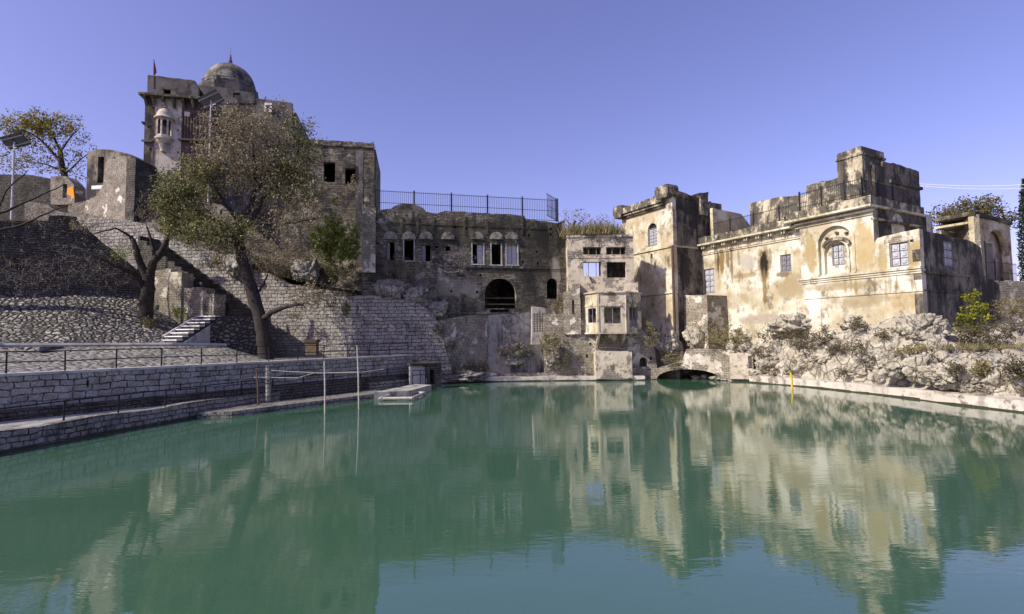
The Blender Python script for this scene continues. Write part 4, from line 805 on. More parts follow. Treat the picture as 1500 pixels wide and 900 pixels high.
# terrace ground
bk = [(-120, 509, 31.5), (0, 508.5, 36), (120, 508, 38.5), (250, 507, 41.5), (330, 508, 44.8), (392, 524, 49), (470, 524, 49.2), (545, 522, 49.3), (660, 521, 50)]
nF = len(bk); fr_ = [FW1.pt(FW1.L*i/(nF-1), 2.66, -.6) for i in range(nF)]; bkp = [at(*p) for p in bk]
mid_ = [a.lerp(b, .5) for a, b in zip(fr_, bkp)]
kind(patch('terrace', [fr_, mid_, bkp], 60, 24, .07, M['paving'], .8, .2), 'structure')
kbp = [p+Vector((0, .15, .12)) for p in bkp[:5]]; mb = MB(); mb.tube(kbp, .16, 6); tag(mb.build('terrace_kerb', M['concrete']), 'low grey concrete kerb between the terrace and the cobbled slope', 'kerb')
st_ = thing('stone_steps', 'shallow dark stone steps climbing the terrace at the left edge', 'steps', at(30, 533, 29.5))
for i in range(5):
    y = 30+i*1.25; p0 = at(-60, 500, y); p1 = at(66-i*2, 500, y); z = 2.95+.25*i+.02; mb = MB()
    mb.box(p0.x, p1.x, y, y+1.9, z-.35, z); mb.build('step', M['wall_dim'] if i % 2 else M['paving'], st_)
# cobbled slope, dark wall, stairs
low = [at(*p) for p in ((-120, 506, 32), (0, 507, 36.4), (120, 506, 39), (250, 505, 42), (300, 500, 46))]
m1 = [at(*p) for p in ((-120, 470, 36), (0, 470, 40), (110, 462, 42.3), (215, 468, 44.5), (300, 478, 48))]
up = [at(*p) for p in ((-120, 428, 40), (0, 424, 43.3), (110, 424, 45.6), (205, 438, 47.6), (290, 452, 50.5))]
up2 = [p+Vector((0, 2, .3)) for p in up]
kind(patch('cobbled_slope', [low, m1, up, up2], 70, 50, .14, M['cobble'], .7, .4), 'structure')
FDk = Frame(upx(-130, 40), upx(232, 49.5))
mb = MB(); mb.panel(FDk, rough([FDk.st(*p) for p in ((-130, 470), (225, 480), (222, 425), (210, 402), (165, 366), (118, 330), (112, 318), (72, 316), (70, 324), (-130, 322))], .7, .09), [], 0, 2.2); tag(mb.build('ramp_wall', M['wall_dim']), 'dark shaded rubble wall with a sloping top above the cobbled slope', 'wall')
# big lit wall of squared blocks
FR1 = Frame(upx(100, 53), upx(523, 49.4)); FR2 = Frame(upx(523, 49.4), upx(664, 50.8))
bw = thing('block_wall', 'huge sunlit wall of squared pale limestone blocks climbing behind the trees', 'wall', FR1.pt(FR1.L/2, 2))
mb = MB(); mb.panel(FR1, rough([(FR1.s_(100, 400), 1)]+[(FR1.L, 1)]+[FR1.st(*p) for p in ((523, 432), (470, 424), (420, 416), (392, 400), (345, 392), (330, 372), (290, 362), (250, 350), (215, 330), (185, 322), (130, 318), (100, 318))], .6, .1), [], 0, 1.5); mb.build('wall', M['ashlar'], bw)
mb = MB(); mb.panel(FR2, rough([(0.003, -.5), (FR2.L, -.5)]+[FR2.st(*p) for p in ((664, 545), (655, 520), (640, 470), (625, 452), (600, 440), (545, 432))]+[(.003, FR1.z(523, 432))], .6, .12), [], -.003, 1.5); mb.build('wall', M['ashlar'], bw)['label'] = 'end of the block wall turning into shade'
# dark stair silhouette against the lit wall
FSt = Frame(upx(120, 51), upx(348, 47.6)); pts = []; n_ = 15
for i in range(n_):
    t = i/(n_-1); u = 346-(346-205)*t; v = 459-(459-352)*t; a, z = FSt.st(u, v); pts += [(a, z), (a, z+.42)]
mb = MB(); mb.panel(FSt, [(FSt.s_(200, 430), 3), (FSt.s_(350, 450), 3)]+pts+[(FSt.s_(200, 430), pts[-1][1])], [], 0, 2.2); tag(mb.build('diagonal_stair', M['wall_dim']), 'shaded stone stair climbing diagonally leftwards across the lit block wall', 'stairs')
for i, (u0, v0, u1, v1, Y, lab) in enumerate(((232, 400, 264, 462, 46.5, 'tall mossy stone pier beside the forked bare tree'), (262, 422, 296, 468, 46.2, 'middle stepped stone pier at the top of the white stairs'), (288, 431, 312, 466, 46.3, 'small sunlit stone pier nearest to the white stairs'), (225, 395, 248, 430, 47, 'stone block behind the forked bare tree'))):
    f = Frame(upx(u0, Y+.3), upx(u1, Y-.2)); mb = MB(); a, b, c, d = f.rect(u0, v0, u1, v1); mb.panel(f, rough(rpoly((0, f.L, c-1, d)), .4, .08), [], 0, 1.3); tag(mb.build('stone_pier', M['brick_pale']), lab, 'pier', 'stepped stone piers by the stairs')
# white stairs with side walls
Sb = at(254, 503, 42); St = at(318, 463, 46.2); ws = thing('white_stairs', 'short flight of pale concrete stairs rising right from the terrace', 'stairs', Sb)
dirs_ = Vector((St.x-Sb.x, St.y-Sb.y, 0)); run = dirs_.length; dirs_.normalize(); ln = Vector((-dirs_.y, dirs_.x, 0)); wid = 1.5
for i in range(8):
    mb = MB(); a = Sb+dirs_*(run*i/8); b = Sb+dirs_*(run*(i+1)/8+.04); z1 = Sb.z+(St.z-Sb.z)*(i+1)/8; q = [a-ln*wid*.2, b-ln*wid*.2, b+ln*wid, a+ln*wid]
    mb.hexa([(p.x, p.y, Sb.z-.6) for p in q], [(p.x, p.y, z1-.09) for p in q]); so_ = mb.build('step', M['wall_dim'], ws)  # dark risers and white treads paint shade and light onto the steps
    q = [a-ln*wid*.2-ln*.05-dirs_*.06, b-ln*wid*.2-ln*.05-dirs_*.08, b+ln*(wid-.01)-dirs_*.08, a+ln*(wid-.01)-dirs_*.06]; mb = MB(); mb.hexa([(p.x, p.y, z1-.088) for p in q], [(p.x, p.y, z1) for p in q]); mb.build('tread', M['white'], so_)
for o in (-.2*wid-.22, wid+.02):
    mb = MB(); a = Sb+ln*o; b = St+ln*o; a2 = a+ln*.14; b2 = b+ln*.14
    mb.hexa([(a.x, a.y, Sb.z-.8), (b.x, b.y, Sb.z-.8), (b2.x, b2.y, Sb.z-.8), (a2.x, a2.y, Sb.z-.8)], [(a.x, a.y, a.z+(-.22 if o < 0 else .35)), (b.x, b.y, b.z+(-.22 if o < 0 else .35)), (b2.x, b2.y, b.z+(-.22 if o < 0 else .35)), (a2.x, a2.y, a.z+(-.22 if o < 0 else .35))]); mb.build('side_wall', M['concrete'], ws)
FC = Frame(upx(268, 43.8), upx(397, 47.4)); mb = MB()
mb.panel(FC, rough([FC.st(*p) for p in ((268, 515), (397, 532), (397, 465), (330, 463), (322, 466))], .6, .05), [], 0, 3); tag(mb.build('rubble_wall', M['cobble_dark']), 'low rubble-faced wall with flat top right of the white stairs', 'wall')
# litter bin / wooden post by wall
f = Frame(upx(447, 47.6), upx(463, 47.6)); mb = MB(); a, b, c, d = f.rect(447, 498, 463, 520); bn = thing('wooden_box', 'small brown wooden box stand at the foot of the block wall', 'box', f.pt((a+b)/2, c))
mb.fbox(f, a, b, c, d-.25, -.7, 0); mb.build('body', simple('brown_box_wood', (.14, .10, .06)), bn); mb = MB(); mb.fbox(f, a-.08, b+.08, d-.247, d, -.8, .08); mb.build('lid', M['rust'], bn)
# ------------------------------------------------------------------ walkway and shelves
eo = [gnd(u, v) for u, v in ((-140, 688), (0, 665), (150, 636), (300, 609.5), (420, 590), (520, 578), (606, 569))]
wk = MB(); inn = [FW1.pt(FW1.s_(u, 560), 0, .3) for u in (-110, 0, 130, 275, 395, 490, 604)]
for i in range(len(eo)-1):
    q = [eo[i]+Vector((-.2, .12, 0)), eo[i+1]+Vector((-.2, .12, 0)), inn[i+1], inn[i]]; wk.hexa([(p.x, p.y, -.8) for p in q], [(p.x, p.y, .70) for p in q])
kind(wk.build('walkway', M['walk']), 'structure')
kerb('walkway_edge', eo[::1], .84, .5, 'rough grey stone edge of the lower walkway on the left bank', 'edge')
sh = [gnd(u, v) for u, v in ((296, 613), (340, 611), (400, 603), (480, 592.5), (550, 583), (566, 579))]
sb = MB(); 
for i in range(len(sh)-1):
    nn = Vector((-.82, .57, 0)); q = [sh[i], sh[i+1], sh[i+1]+nn*2.2, sh[i]+nn*2.2]; z0 = .3
    sb.hexa([(p.x, p.y, -.8) for p in q], [(p.x, p.y, z0) for p in q])
tag(sb.build('stone_shelf', M['edge']), 'narrow pale stone shelf at the waterline below the lower walkway', 'ledge')
mb = MB(); q = [gnd(u, v, .45) for u, v in ((548, 575), (600, 572.5), (632, 564), (606, 563))]; mb.hexa([(p.x, p.y, -.8) for p in q], q); tag(mb.build('landing_slab', M['walk']), 'pale landing slab at the far end of the lower walkway', 'ledge')
mb = MB(); q = [gnd(u, v, .16) for u, v in ((556, 584), (604, 583.5), (622, 576), (590, 574.5))]
for a, b in zip(q, q[1:]+q[:1]): mb.tube([a, b], .11, 6)
tag(mb.build('floating_frame', M['pipe']), 'pale floating rectangular frame on the water by the landing slab', 'float')
f = Frame(upx(601, 44.2), upx(640, 45.4)); gh = thing('gate_house', 'little white wall and dark doorway at the end of the left walkway', 'building', f.pt(1, .4)); mb = MB(); a, b, c, d = f.rect(602, 537, 624, 561); mb.fbox(f, a, b, .2, d, -.5, -.2); mb.build('white_wall', M['concrete'], gh)
mb = MB(); mb.panel(f, rough(rpoly((f.s_(625, 545), f.L+.4, .1, f.z(630, 535))), .4, .04), [archpoly(f.rect(628, 541, 637, 563))], 0, 1.2); mb.build('door_pier', M['wall_dim'], gh)
mb = MB(); mb.fbox(f, a-.1, f.L+.3, d+.1, d+.28, -1.2, .15); mb.build('roof', M['wall_dim'], gh)
mb = MB()
for z in (d-.3, (c+d)/2): mb.tube([f.pt(a, z, .4), f.pt(b, z, .4)], .035, 5)
for s in (a, (a+b)/2, b): mb.tube([f.pt(s, .4, .4), f.pt(s, d-.3, .4)], .035, 5)
mb.build('railing', M['iron'], gh)
# railings along both levels
def railing(name, pts, z0, h, step, label, z_mid=.5, mat='iron', r=.03):
    P3 = [Vector(p) for p in pts]; t = thing(name, label, 'railing', (P3[0].x, P3[0].y, z0)); acc = [0]
    for a, b in zip(P3, P3[1:]): acc.append(acc[-1]+(b-a).length)
    def pos(s):
        for i in range(len(P3)-1):
            if s <= acc[i+1]: return P3[i].lerp(P3[i+1], (s-acc[i])/(acc[i+1]-acc[i]))
        return P3[-1]
    n = int(acc[-1]/step); pm = None
    for i in range(n+1):
        p = pos(acc[-1]*i/n); mb = MB(); mb.tube([(p.x, p.y, z0-.1), (p.x+random.uniform(-.03, .03), p.y, z0+h)], r*1.25, 6); mb.build('post', M[mat], t)
    for f_ in (1.0, z_mid):
        mb = MB(); mb.tube([(q.x, q.y, z0+h*f_+random.uniform(-.015, .015)) for q in (pos(acc[-1]*i/n) for i in range(n+1))], r, 6); mb.build('rail', M[mat], t)
    return t
railing('walkway_railing', [FW1.pt(a, 0, -.25) for a in np.linspace(.5, FW1.L-.3, 8)], 2.83, 1.0, 2.15, 'black two-bar railing on top of the grey retaining wall')
railing('walkway_railing', [p+Vector((-.22, .12, 0)) for p in eo], .84, .85, 2.35, 'black two-bar railing along the lower walkway by the water', .45)
# poles and pipes in the water
def pole(u, v0, v1, r, label, lean=0, mat='pipe', name='bamboo_pole'):
    b = gnd(u, v1); t = at(u+lean, v0, b.y); mb = MB(); mb.tube([(b.x, b.y, -1), b.lerp(t, .5)+Vector((.02, 0, 0)), t], [r, r, r*.8], 7); return tag(mb.build(name, M[mat], origin=(b.x, b.y, -1)), label, 'pole')
pole(379, 541, 601, .06, 'dark crooked pole standing in the water at the shelf', -3, 'rust')
pole(476, 529, 607, .045, 'middle bamboo pole in the water', -1); pole(526, 506, 599, .045, 'tallest bamboo pole standing in the water', -3)
b = gnd(393, 588, .8); t = at(393, 536, b.y); mb = MB(); mb.tube([b, t], .15, 8); tag(mb.build('concrete_post', M['edge']), 'thick pale concrete post on the lower walkway', 'post')
mb = MB(); mb.tube([at(350, 556, 34), at(374, 553, 34), at(435, 554, 34.5), at(460, 547, 35), at(526, 545, 36)], .03, 6); tag(mb.build('bamboo_rail', M['pipe']), 'bent pale pipe tied low across the bamboo poles', 'rail')
mb = MB(); mb.tube([at(396, 543, 34.3), at(470, 547, 34.8), at(526, 546, 35.9), at(563, 541, 37)], .03, 6); tag(mb.build('bamboo_rail', M['pipe']), 'long straight pale pipe tied higher across the bamboo poles', 'rail')
p = gnd(1160, 569); q = at(1158, 546, p.y); mb = MB(); mb.tube([(p.x, p.y, -1), q.lerp(p, .5)+Vector((.06, 0, 0)), q], .08, 7); tag(mb.build('yellow_post', M['yellow']), 'thin yellow post standing in the water at the right bank', 'post')

# ================================================================== LEFT HILL AND FORT
us2 = [100, 215, 330, 420, 500, 560, 640]
rows = [[at(u, v, y) for u, (v, y) in zip(us2, l)] for l in (
    [(330, 54.5), (338, 53.2), (375, 52.0), (408, 51.2), (424, 50.4), (430, 50.2), (440, 50.6)],
    [(318, 57), (315, 55.5), (345, 54), (392, 52.2), (408, 51.4), (414, 51), (420, 51)],
    [(300, 61), (285, 60), (305, 57.5), (372, 54.2), (390, 53.4), (396, 52.5), (400, 52)], [(298, 75), (280, 75), (290, 70), (400, 66), (410, 64), (410, 62), (410, 60)])]
kind(patch('hillside', rows, 70, 40, .6, M['earth'], .5, .4), 'structure')
# upper-left walls
FU = Frame(upx(-150, 66), upx(128, 68)); mb = MB()
mb.panel(FU, rough([FU.st(*p) for p in ((-150, 350), (128, 345), (126, 292), (108, 291), (106, 282), (84, 262), (76, 258), (74, 262), (40, 256), (-150, 256))], .6, .07), [], 0, 2); tag(mb.build('upper_wall', M['wall_dim']), 'long dark upper wall behind the solar lamp at the far left', 'wall')
f = Frame(upx(74, 63.4), upx(109, 63)); mb = MB(); mb.panel(f, rough([f.st(*p) for p in ((74, 300), (109, 300), (109, 272), (104, 266), (95, 258), (74, 259))], .5, .04), [rpoly(f.rect(92, 270, 98, 290))], 0, 1.5); tag(mb.build('guard_hut', M['cracked']), 'small stone hut with an orange cloth at the left edge of the fort', 'hut')
mb = MB(); c = [f.pt(*f.st(u, v, .1), .1) for u, v in ((99, 276), (107, 273), (109, 291), (98, 284))]; mb.poly(c); mb.poly([p+f.n.to_3d()*-.03 for p in c][::-1]); tag(mb.build('orange_cloth', M['orange']), 'bright orange cloth hanging on the small stone hut', 'cloth')
f = Frame(upx(36, 57.5), upx(126, 58.2)); mb = MB(); mb.panel(f, rough([f.st(*p) for p in ((36, 340), (126, 345), (124, 320), (108, 312), (80, 308), (70, 300), (36, 296))], .6, .1), [], 0, 1.5); tag(mb.build('broken_wall', M['cracked']), 'broken grey stone wall below the small hut', 'wall')
# cracked bastion
FBs = Frame(upx(128, 56.8), upx(191, 53.6)); FBt = Frame(FBs.pt(FBs.L, 0)[:2], upx(244, 57.5))
bs = thing('cracked_bastion', 'cracked pale stone bastion with a sunlit face below the fort tower', 'bastion', FBs.pt(FBs.L/2, 12))
mb = MB(); mb.panel(FBs, rough([FBs.st(*p) for p in ((118, 345), (190, 345), (191, 232), (184, 229), (171, 228), (168, 233), (160, 231), (154, 240), (151, 270), (148, 276), (140, 288), (126, 294))], .4, .07), [], 0, 1.2); mb.build('wall', M['cracked'], bs)
mb = MB(); zt_ = FBs.z(191, 233); mb.panel(FBt, rough([(.003, 10), (FBt.L, 10), (FBt.L, FBt.z(244, 290)), (FBt.s_(228, 280), FBt.z(228, 245)), (.003, zt_)], .5, .07), [], -.003, 1.2); mb.build('wall', M['wall_dim'], bs)['label'] = 'shaded flank of the bastion'  # darker rubble paints the shade on the receding flank
f = Frame(upx(126, 59), upx(222, 58)); mb = MB(); ar_ = [f.st(*p) for p in ((222, 330), (222, 262), (214, 240), (190, 226), (165, 220), (142, 219), (128, 223), (125, 330))]
mb.panel(f, rough(ar_, .6, .04), [rpoly(f.rect(143, 230, 152, 268))], 0, 2.5); tag(mb.build('vaulted_room', M['plaster_dark']), 'dark round-topped room standing behind the cracked bastion', 'building')  # dark plaster stands for the shade this room lies in
f = Frame(upx(134, 56.6), upx(152, 56.4)); mb = MB(); mb.panel(f, rough(rpoly(f.rect(134, 272, 151, 277)), .5, .02), [], 0, .5); tag(mb.build('stone_lintel', M['white']), 'white stone lintel lying between bastion and round-topped room', 'lintel')
# ---- fort tower
FF = Frame(upx(204, 57.8), upx(312, 59.4)); ft = thing('fort_tower', 'tall whitewashed fort tower with black parapet, bay balcony and red timber front', 'tower', FF.pt(FF.L/2, 10, -3))
c1 = FF.z(245, 145); tp = FF.z(212, 110); sR = FF.s_(266, 180)
ow = [rpoly(FF.rect(*q)) for q in ((219.5, 184, 222, 187), (218.5, 217, 222, 221), (259.5, 189, 262, 192), (259.5, 222, 262, 225))]
mb = MB(); mb.panel(FF, rpoly((0, sR, 9, c1)), ow, 0, .5); mb.fbox(FF, 0, .5, 9, c1, -8, -.503); mb.build('wall', M['tower_white'], ft)
z1 = FF.z(210, 207); mb = MB(); mb.panel(FF, rpoly((-.05, FF.s_(226, 200), 9, c1)), [rpoly(FF.rect(219.5, 184, 222, 187, .05)), rpoly(FF.rect(218.5, 217, 222, 221, .05))], .05, .046); mb.build('wall_strip', M['plaster_dark'], ft)
mb = MB(); mb.fbox(FF, -.25, FF.s_(225, 200), z1-.1, z1+.1, .052, .25); mb.fbox(FF, -.3, -.06, FF.z(206, 180)-.1, FF.z(206, 180)+.1, -3, .2); mb.build('string_course', M['tower_dark'], ft)
mb = MB(); mb.fbox(FF, -.5, FF.s_(300, 148), c1, c1+.25, -8, .75); mb.build('cornice', M['parapet'], ft)
for u in (215, 226, 241, 256, 270, 284):
    b = MB(); a = FF.s_(u, 150); b.panel(Frame(FF.pt(a, 0, .7)[:2], FF.pt(a, 0, 0)[:2]), [(.65, c1-1.0), (.65, c1-.003), (0.05, c1-.003), (.1, c1-.25)], [], .12, .24); b.build('bracket', M['parapet'], ft)
uo = FF.rect(239, 131, 250, 143, .1); mb = MB(); uz = FF.z(285, 119)
mb.panel(FF, rough([(.15, c1+.253), (FF.s_(291, 140), c1+.253), (FF.s_(291, 140), FF.z(290, 128)), (FF.s_(286, 120), uz), (.15, tp)], .5, .05), [rpoly((uo[0], uo[1], c1+.3, uo[3]))], .1, .5)
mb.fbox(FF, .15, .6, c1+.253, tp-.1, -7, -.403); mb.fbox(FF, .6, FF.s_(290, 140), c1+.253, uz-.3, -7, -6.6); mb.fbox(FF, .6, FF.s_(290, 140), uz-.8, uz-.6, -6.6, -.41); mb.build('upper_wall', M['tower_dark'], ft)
# red timber front
mb = MB(); sE = FF.s_(312, 180); mb.panel(FF, rpoly((sR+.003, sE, 9, c1)), [rpoly(FF.rect(291, 172, 306, 192))], -.05, .5); mb.build('red_wall', M['redwood'], ft)
zf0, zf1 = FF.z(270, 202), FF.z(270, 166)
for j, (ua, ub) in enumerate(((267, 284), (288, 306))):
    mb = MB(); a, b = FF.s_(ua, 180), FF.s_(ub, 180)
    for i in range(5): x = a+(b-a)*i/4; mb.fbox(FF, x-.06, x+.06, zf0, zf1, -.048, .06)
    for zz in (zf0, (zf0+zf1)/2, zf1): mb.fbox(FF, a-.06, b+.06, zz-.06, zz+.06, -.048, .05)
    mb.build('timber_screen', M['redwood'], ft)
mb = MB(); mb.fbox(FF, sR-.2, sE, zf0-.4, zf0-.2, -.048, .4); mb.build('balcony_ledge', M['redwood'], ft)
mb = MB(); a, b, c, d = FF.rect(270, 164, 278, 171, .05); mb.fbox(FF, a, b, c, d, -.049, .08); mb.build('white_board', M['tower_white'], ft)
# jharokha balcony
jc = FF.pt(FF.s_(241, 190), 0, .05); ja = math.atan2(FF.n.y, FF.n.x); jr = (FF.s_(256, 190)-FF.s_(227, 190))/2*.8
jb, jm, jt = FF.z(241, 203), FF.z(241, 180), FF.z(241, 172)
J = thing  # balcony pieces are parts of the tower
mb = MB(); mb.lathe((jc.x, jc.y, jb), [(.05, -1.7), (.3, -1.55), (.35, -1.3), (jr*.62, -.75), (jr*.98, -.3), (jr*1.12, -.2), (jr*1.12, 0), (jr*.95, .02)], 16, 0, ja-math.pi/2, ja+math.pi/2); bal = mb.build('bay_balcony', M['tower_white'], ft)
mb = MB(); mb.lathe((jc.x, jc.y, jm), [(jr*1.28, .32), (jr*1.3, .42), (jr*1.05, .62), (jr*1.0, .75), (jr*.92, 1.0), (jr*.66, 1.35), (jr*.25, 1.55), (.1, 1.65), (.14, 1.8), (.05, 1.95), (.02, 2.35)], 16, 0, ja-math.pi/2, ja+math.pi/2); mb.build('dome', M['tower_white'], bal)
for i in range(4):
    a0 = ja-math.pi/2+math.pi*i/4; a1 = a0+math.pi/4
    f = Frame((jc.x+jr*math.cos(a0), jc.y+jr*math.sin(a0)), (jc.x+jr*math.cos(a1), jc.y+jr*math.sin(a1)))
    mb = MB(); q = f.L*.17; mb.panel(f, rpoly((0, f.L, jb, jm+.4)), [archpoly((q, f.L-q, jb+.25, jm+.2), f.L*.4, 8)], 0, .13); mb.build('arch_panel', M['tower_white'], bal)
mb = MB(); mb.fbox(FF, FF.s_(230, 190), FF.s_(252, 190), jb, jm+.2, .053, .08); mb.build('opening_shade_sheet', M['black'], bal)  # black sheet painting the dark inside behind the balcony arches
# flag
p = FF.pt(FF.s_(226, 112), tp-1.5, .12); t = at(225.5, 87, p.y); fl = thing('flag', 'small faded red flag on a thin pole at the black parapet of the fort tower', 'flag', p)
mb = MB(); mb.tube([p, (t.x, t.y, t.z)], .045, 5); mb.build('pole', M['rust'], fl); mb = MB(); mb.panel(Frame((t.x, t.y), (t.x+1, t.y+.3)), [(.03, t.z-1.9), (.3, t.z-1.5), (.22, t.z-1.0), (.04, t.z-.2)], [], 0, .03); mb.build('cloth', M['redflag'], fl)
# ---- dome building
FE = Frame(upx(289, 61), upx(429, 63)); dm = thing('domed_building', 'blackened flat-roofed building with a large round dome behind the tall tree', 'building', FE.pt(FE.L/2, 10, -3))
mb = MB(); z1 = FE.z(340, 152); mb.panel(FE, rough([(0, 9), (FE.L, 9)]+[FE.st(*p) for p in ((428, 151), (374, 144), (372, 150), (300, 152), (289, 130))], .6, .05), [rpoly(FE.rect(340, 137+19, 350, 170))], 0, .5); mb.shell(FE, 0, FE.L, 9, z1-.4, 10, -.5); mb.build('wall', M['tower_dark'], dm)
DC = at(337, 127, 66.0); kpx = 66/F; r_ = 34.5*kpx
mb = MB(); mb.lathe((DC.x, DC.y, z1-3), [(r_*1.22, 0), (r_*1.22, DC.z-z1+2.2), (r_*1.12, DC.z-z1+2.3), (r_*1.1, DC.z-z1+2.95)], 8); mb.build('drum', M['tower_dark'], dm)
mb = MB(); a, b, c, d = FE.rect(341, 136, 351, 143, .1); mb.panel(FE, rough([FE.st(*p) for p in ((289, 152), (374, 152), (371, 136), (350, 134), (348, 131), (292, 125), (289, 127))], .4, .05), [rpoly((a, b, c, d))], .06, .6); mb.build('parapet', M['tower_dark'], dm)
pr_ = [(r_*1.04, 0), (r_*1.06, .25), (r_*1.0, .35)]+[(r_*math.cos(t)*1.0, .4+r_*.97*math.sin(t)) for t in np.linspace(0.05, 1.45, 12)]+[(.35, r_+.4), (.3, r_+.6)]
mb = MB(); mb.lathe((DC.x, DC.y, DC.z-.5), pr_, 32); mb.build('dome', M['dome'], dm, smooth=True)
mb = MB(); tp_ = DC.z-.5+r_+.3; mb.lathe((DC.x, DC.y, tp_), [(.55, 0), (.6, .1), (.2, .3), (.12, .4), (.24, .6), (.1, .8), (.16, 1.0), (.06, 1.15), (.1, 1.3), (.02, 1.5), (.015, 2.3)], 12); mb.build('finial', M['tower_dark'], dm)
f = FE; a, b, c, d = f.rect(387, 151, 398, 164, .3); sg = thing('notice_board', 'small white square board with a black emblem on the wall top right of the dome', 'sign', f.pt((a+b)/2, c, .3)); mb = MB(); mb.fbox(f, a, b, c, d, .2, .3); mb.build('board', M['white'], sg)
mb = MB(); m_ = (a+b)/2; hh = d-c; em = [(-.3, .25), (-.1, .3), (-.05, .55), (.1, .4), (.2, .65), (.3, .75), (.15, .85), (0, .7), (-.2, .8), (-.3, .6), (-.15, .45)]
mb.panel(f, [(m_+x*(b-a), c+hh*z) for x, z in em], [], .31, .008); mb.build('emblem', M['black'], sg)
# ---- lower block right of the tree
FLb = Frame(upx(415, 53.6), upx(549, 55.2)); lb = thing('square_block', 'tall plain dark brick block with two empty windows right of the main tree', 'building', FLb.pt(FLb.L/2, 8, -3))
mb = MB(); mb.panel(FLb, rough([(0, 7), (FLb.L, 7)]+[FLb.st(*p) for p in ((548, 210), (547, 207), (543, 210), (490, 206), (470, 205), (415, 203))], .5, .05), [rpoly(FLb.rect(474, 238, 491, 267)), rpoly(FLb.rect(505.5, 247, 520.5, 270)), rpoly(FLb.rect(526, 215.5, 529, 218))], 0, .5); mb.shell(FLb, 0, FLb.L, 7, FLb.z(500, 214), 8, -.5); mb.build('wall', M['brick_dark'], lb)
mb = MB(); z = FLb.z(510, 214); mb.fbox(FLb, 0, FLb.L+.02, z-.1, z+.05, .002, .12); mb.build('coping', M['plaster_dark'], lb)
mb = MB(); a, b = FLb.s_(521, 300), FLb.s_(532, 300); mb.fbox(FLb, a, b, 7, FLb.z(510, 220), .003, .03); mb.build('dark_drain_strip', M['tower_dark'], lb)  # thin dark strip raised on the brick face
a, b, c, d = FLb.rect(505.5, 247, 520.5, 270); mb = MB(); mb.panel(FLb, [(a-.25, c), (a-.003, c), (a-.003, d+.003), (b+.003, d+.003), (b+.003, c), (b+.25, c), (b+.25, d+.25), ((a+b)/2, d+.6), (a-.25, d+.25)], [], .06, .056); mb.build('window_surround', M['plaster_dark'], lb)
# ================================================================== SOLAR LAMPS, WIRES
def solar(u, v, Y, vb, wd, label, tilt):
    t = at(u, v, Y); b = at(u-4, vb, Y); o = thing('solar_lamp', label, 'lamp', b, 'solar lamps'); mb = MB(); mb.tube([b, t], [.1, .06], 8); mb.build('pole', M['galv'], o)
    Rm = Matrix.Rotation(R(tilt), 4, 'Y') @ Matrix.Rotation(R(-38), 4, 'X')
    def bx(name, x0, x1, y0, y1, z0, z1, m):
        mb = MB(); c = [(x0, y0), (x1, y0), (x1, y1), (x0, y1)]; mb.hexa([t+Rm @ Vector((x, y, z0)) for x, y in c], [t+Rm @ Vector((x, y, z1)) for x, y in c]); return mb.build(name, m, o)
    h = wd/2
    for i in range(2): bx('solar_panel', -h+i*h+.02, i*h-.02, -h*.62, h*.62, .12, .16, M['solar']); bx('panel_back', -h+i*h+.06, i*h-.06, -h*.58, h*.58, .10, .118, M['solar_back'])
    for y in (-h*.35, h*.35): bx('mount_bar', -h, h, y-.04, y+.04, .03, .098, M['galv'])
    arm = t+Vector((.0, -.1, -.9)); mb = MB(); mb.tube([arm, arm+Vector((.7, -.5, .12))], .035, 6); ar = mb.build('lamp_arm', M['galv'], o)
    mb = MB(); e = arm+Vector((.7, -.5, .1)); mb.hexa([e+Vector(q) for q in ((-.15, -.1, -.05), (.3, -.25, -.05), (.4, -.05, -.05), (-.05, .1, -.05))], [e+Vector(q) for q in ((-.12, -.08, .05), (.27, -.22, .05), (.36, -.05, .05), (-.04, .08, .05))]); mb.build('lamp_head', M['solar_back'], ar)
solar(21, 208, 44, 322, 1.9, 'solar lamp on a tall steel pole at the far left above the dark wall', -14)
solar(309, 147, 56, 300, 2.3, 'solar lamp rising out of the top of the main tree before the fort', -26)
for k, (v0, v1) in enumerate(((269, 255), (272, 262))):
    mb = MB(); a = at(1338, v0, 62); b = at(1640, v1, 50); pts = [a.lerp(b, i/12)-Vector((0, 0, .7*math.sin(math.pi*i/12))) for i in range(13)]; mb.tube(pts, .026, 4); tag(mb.build('power_line', M['white']), ['upper power line crossing the sky at the right', 'lower power line crossing the sky at the right'][k], 'wire', 'power lines')

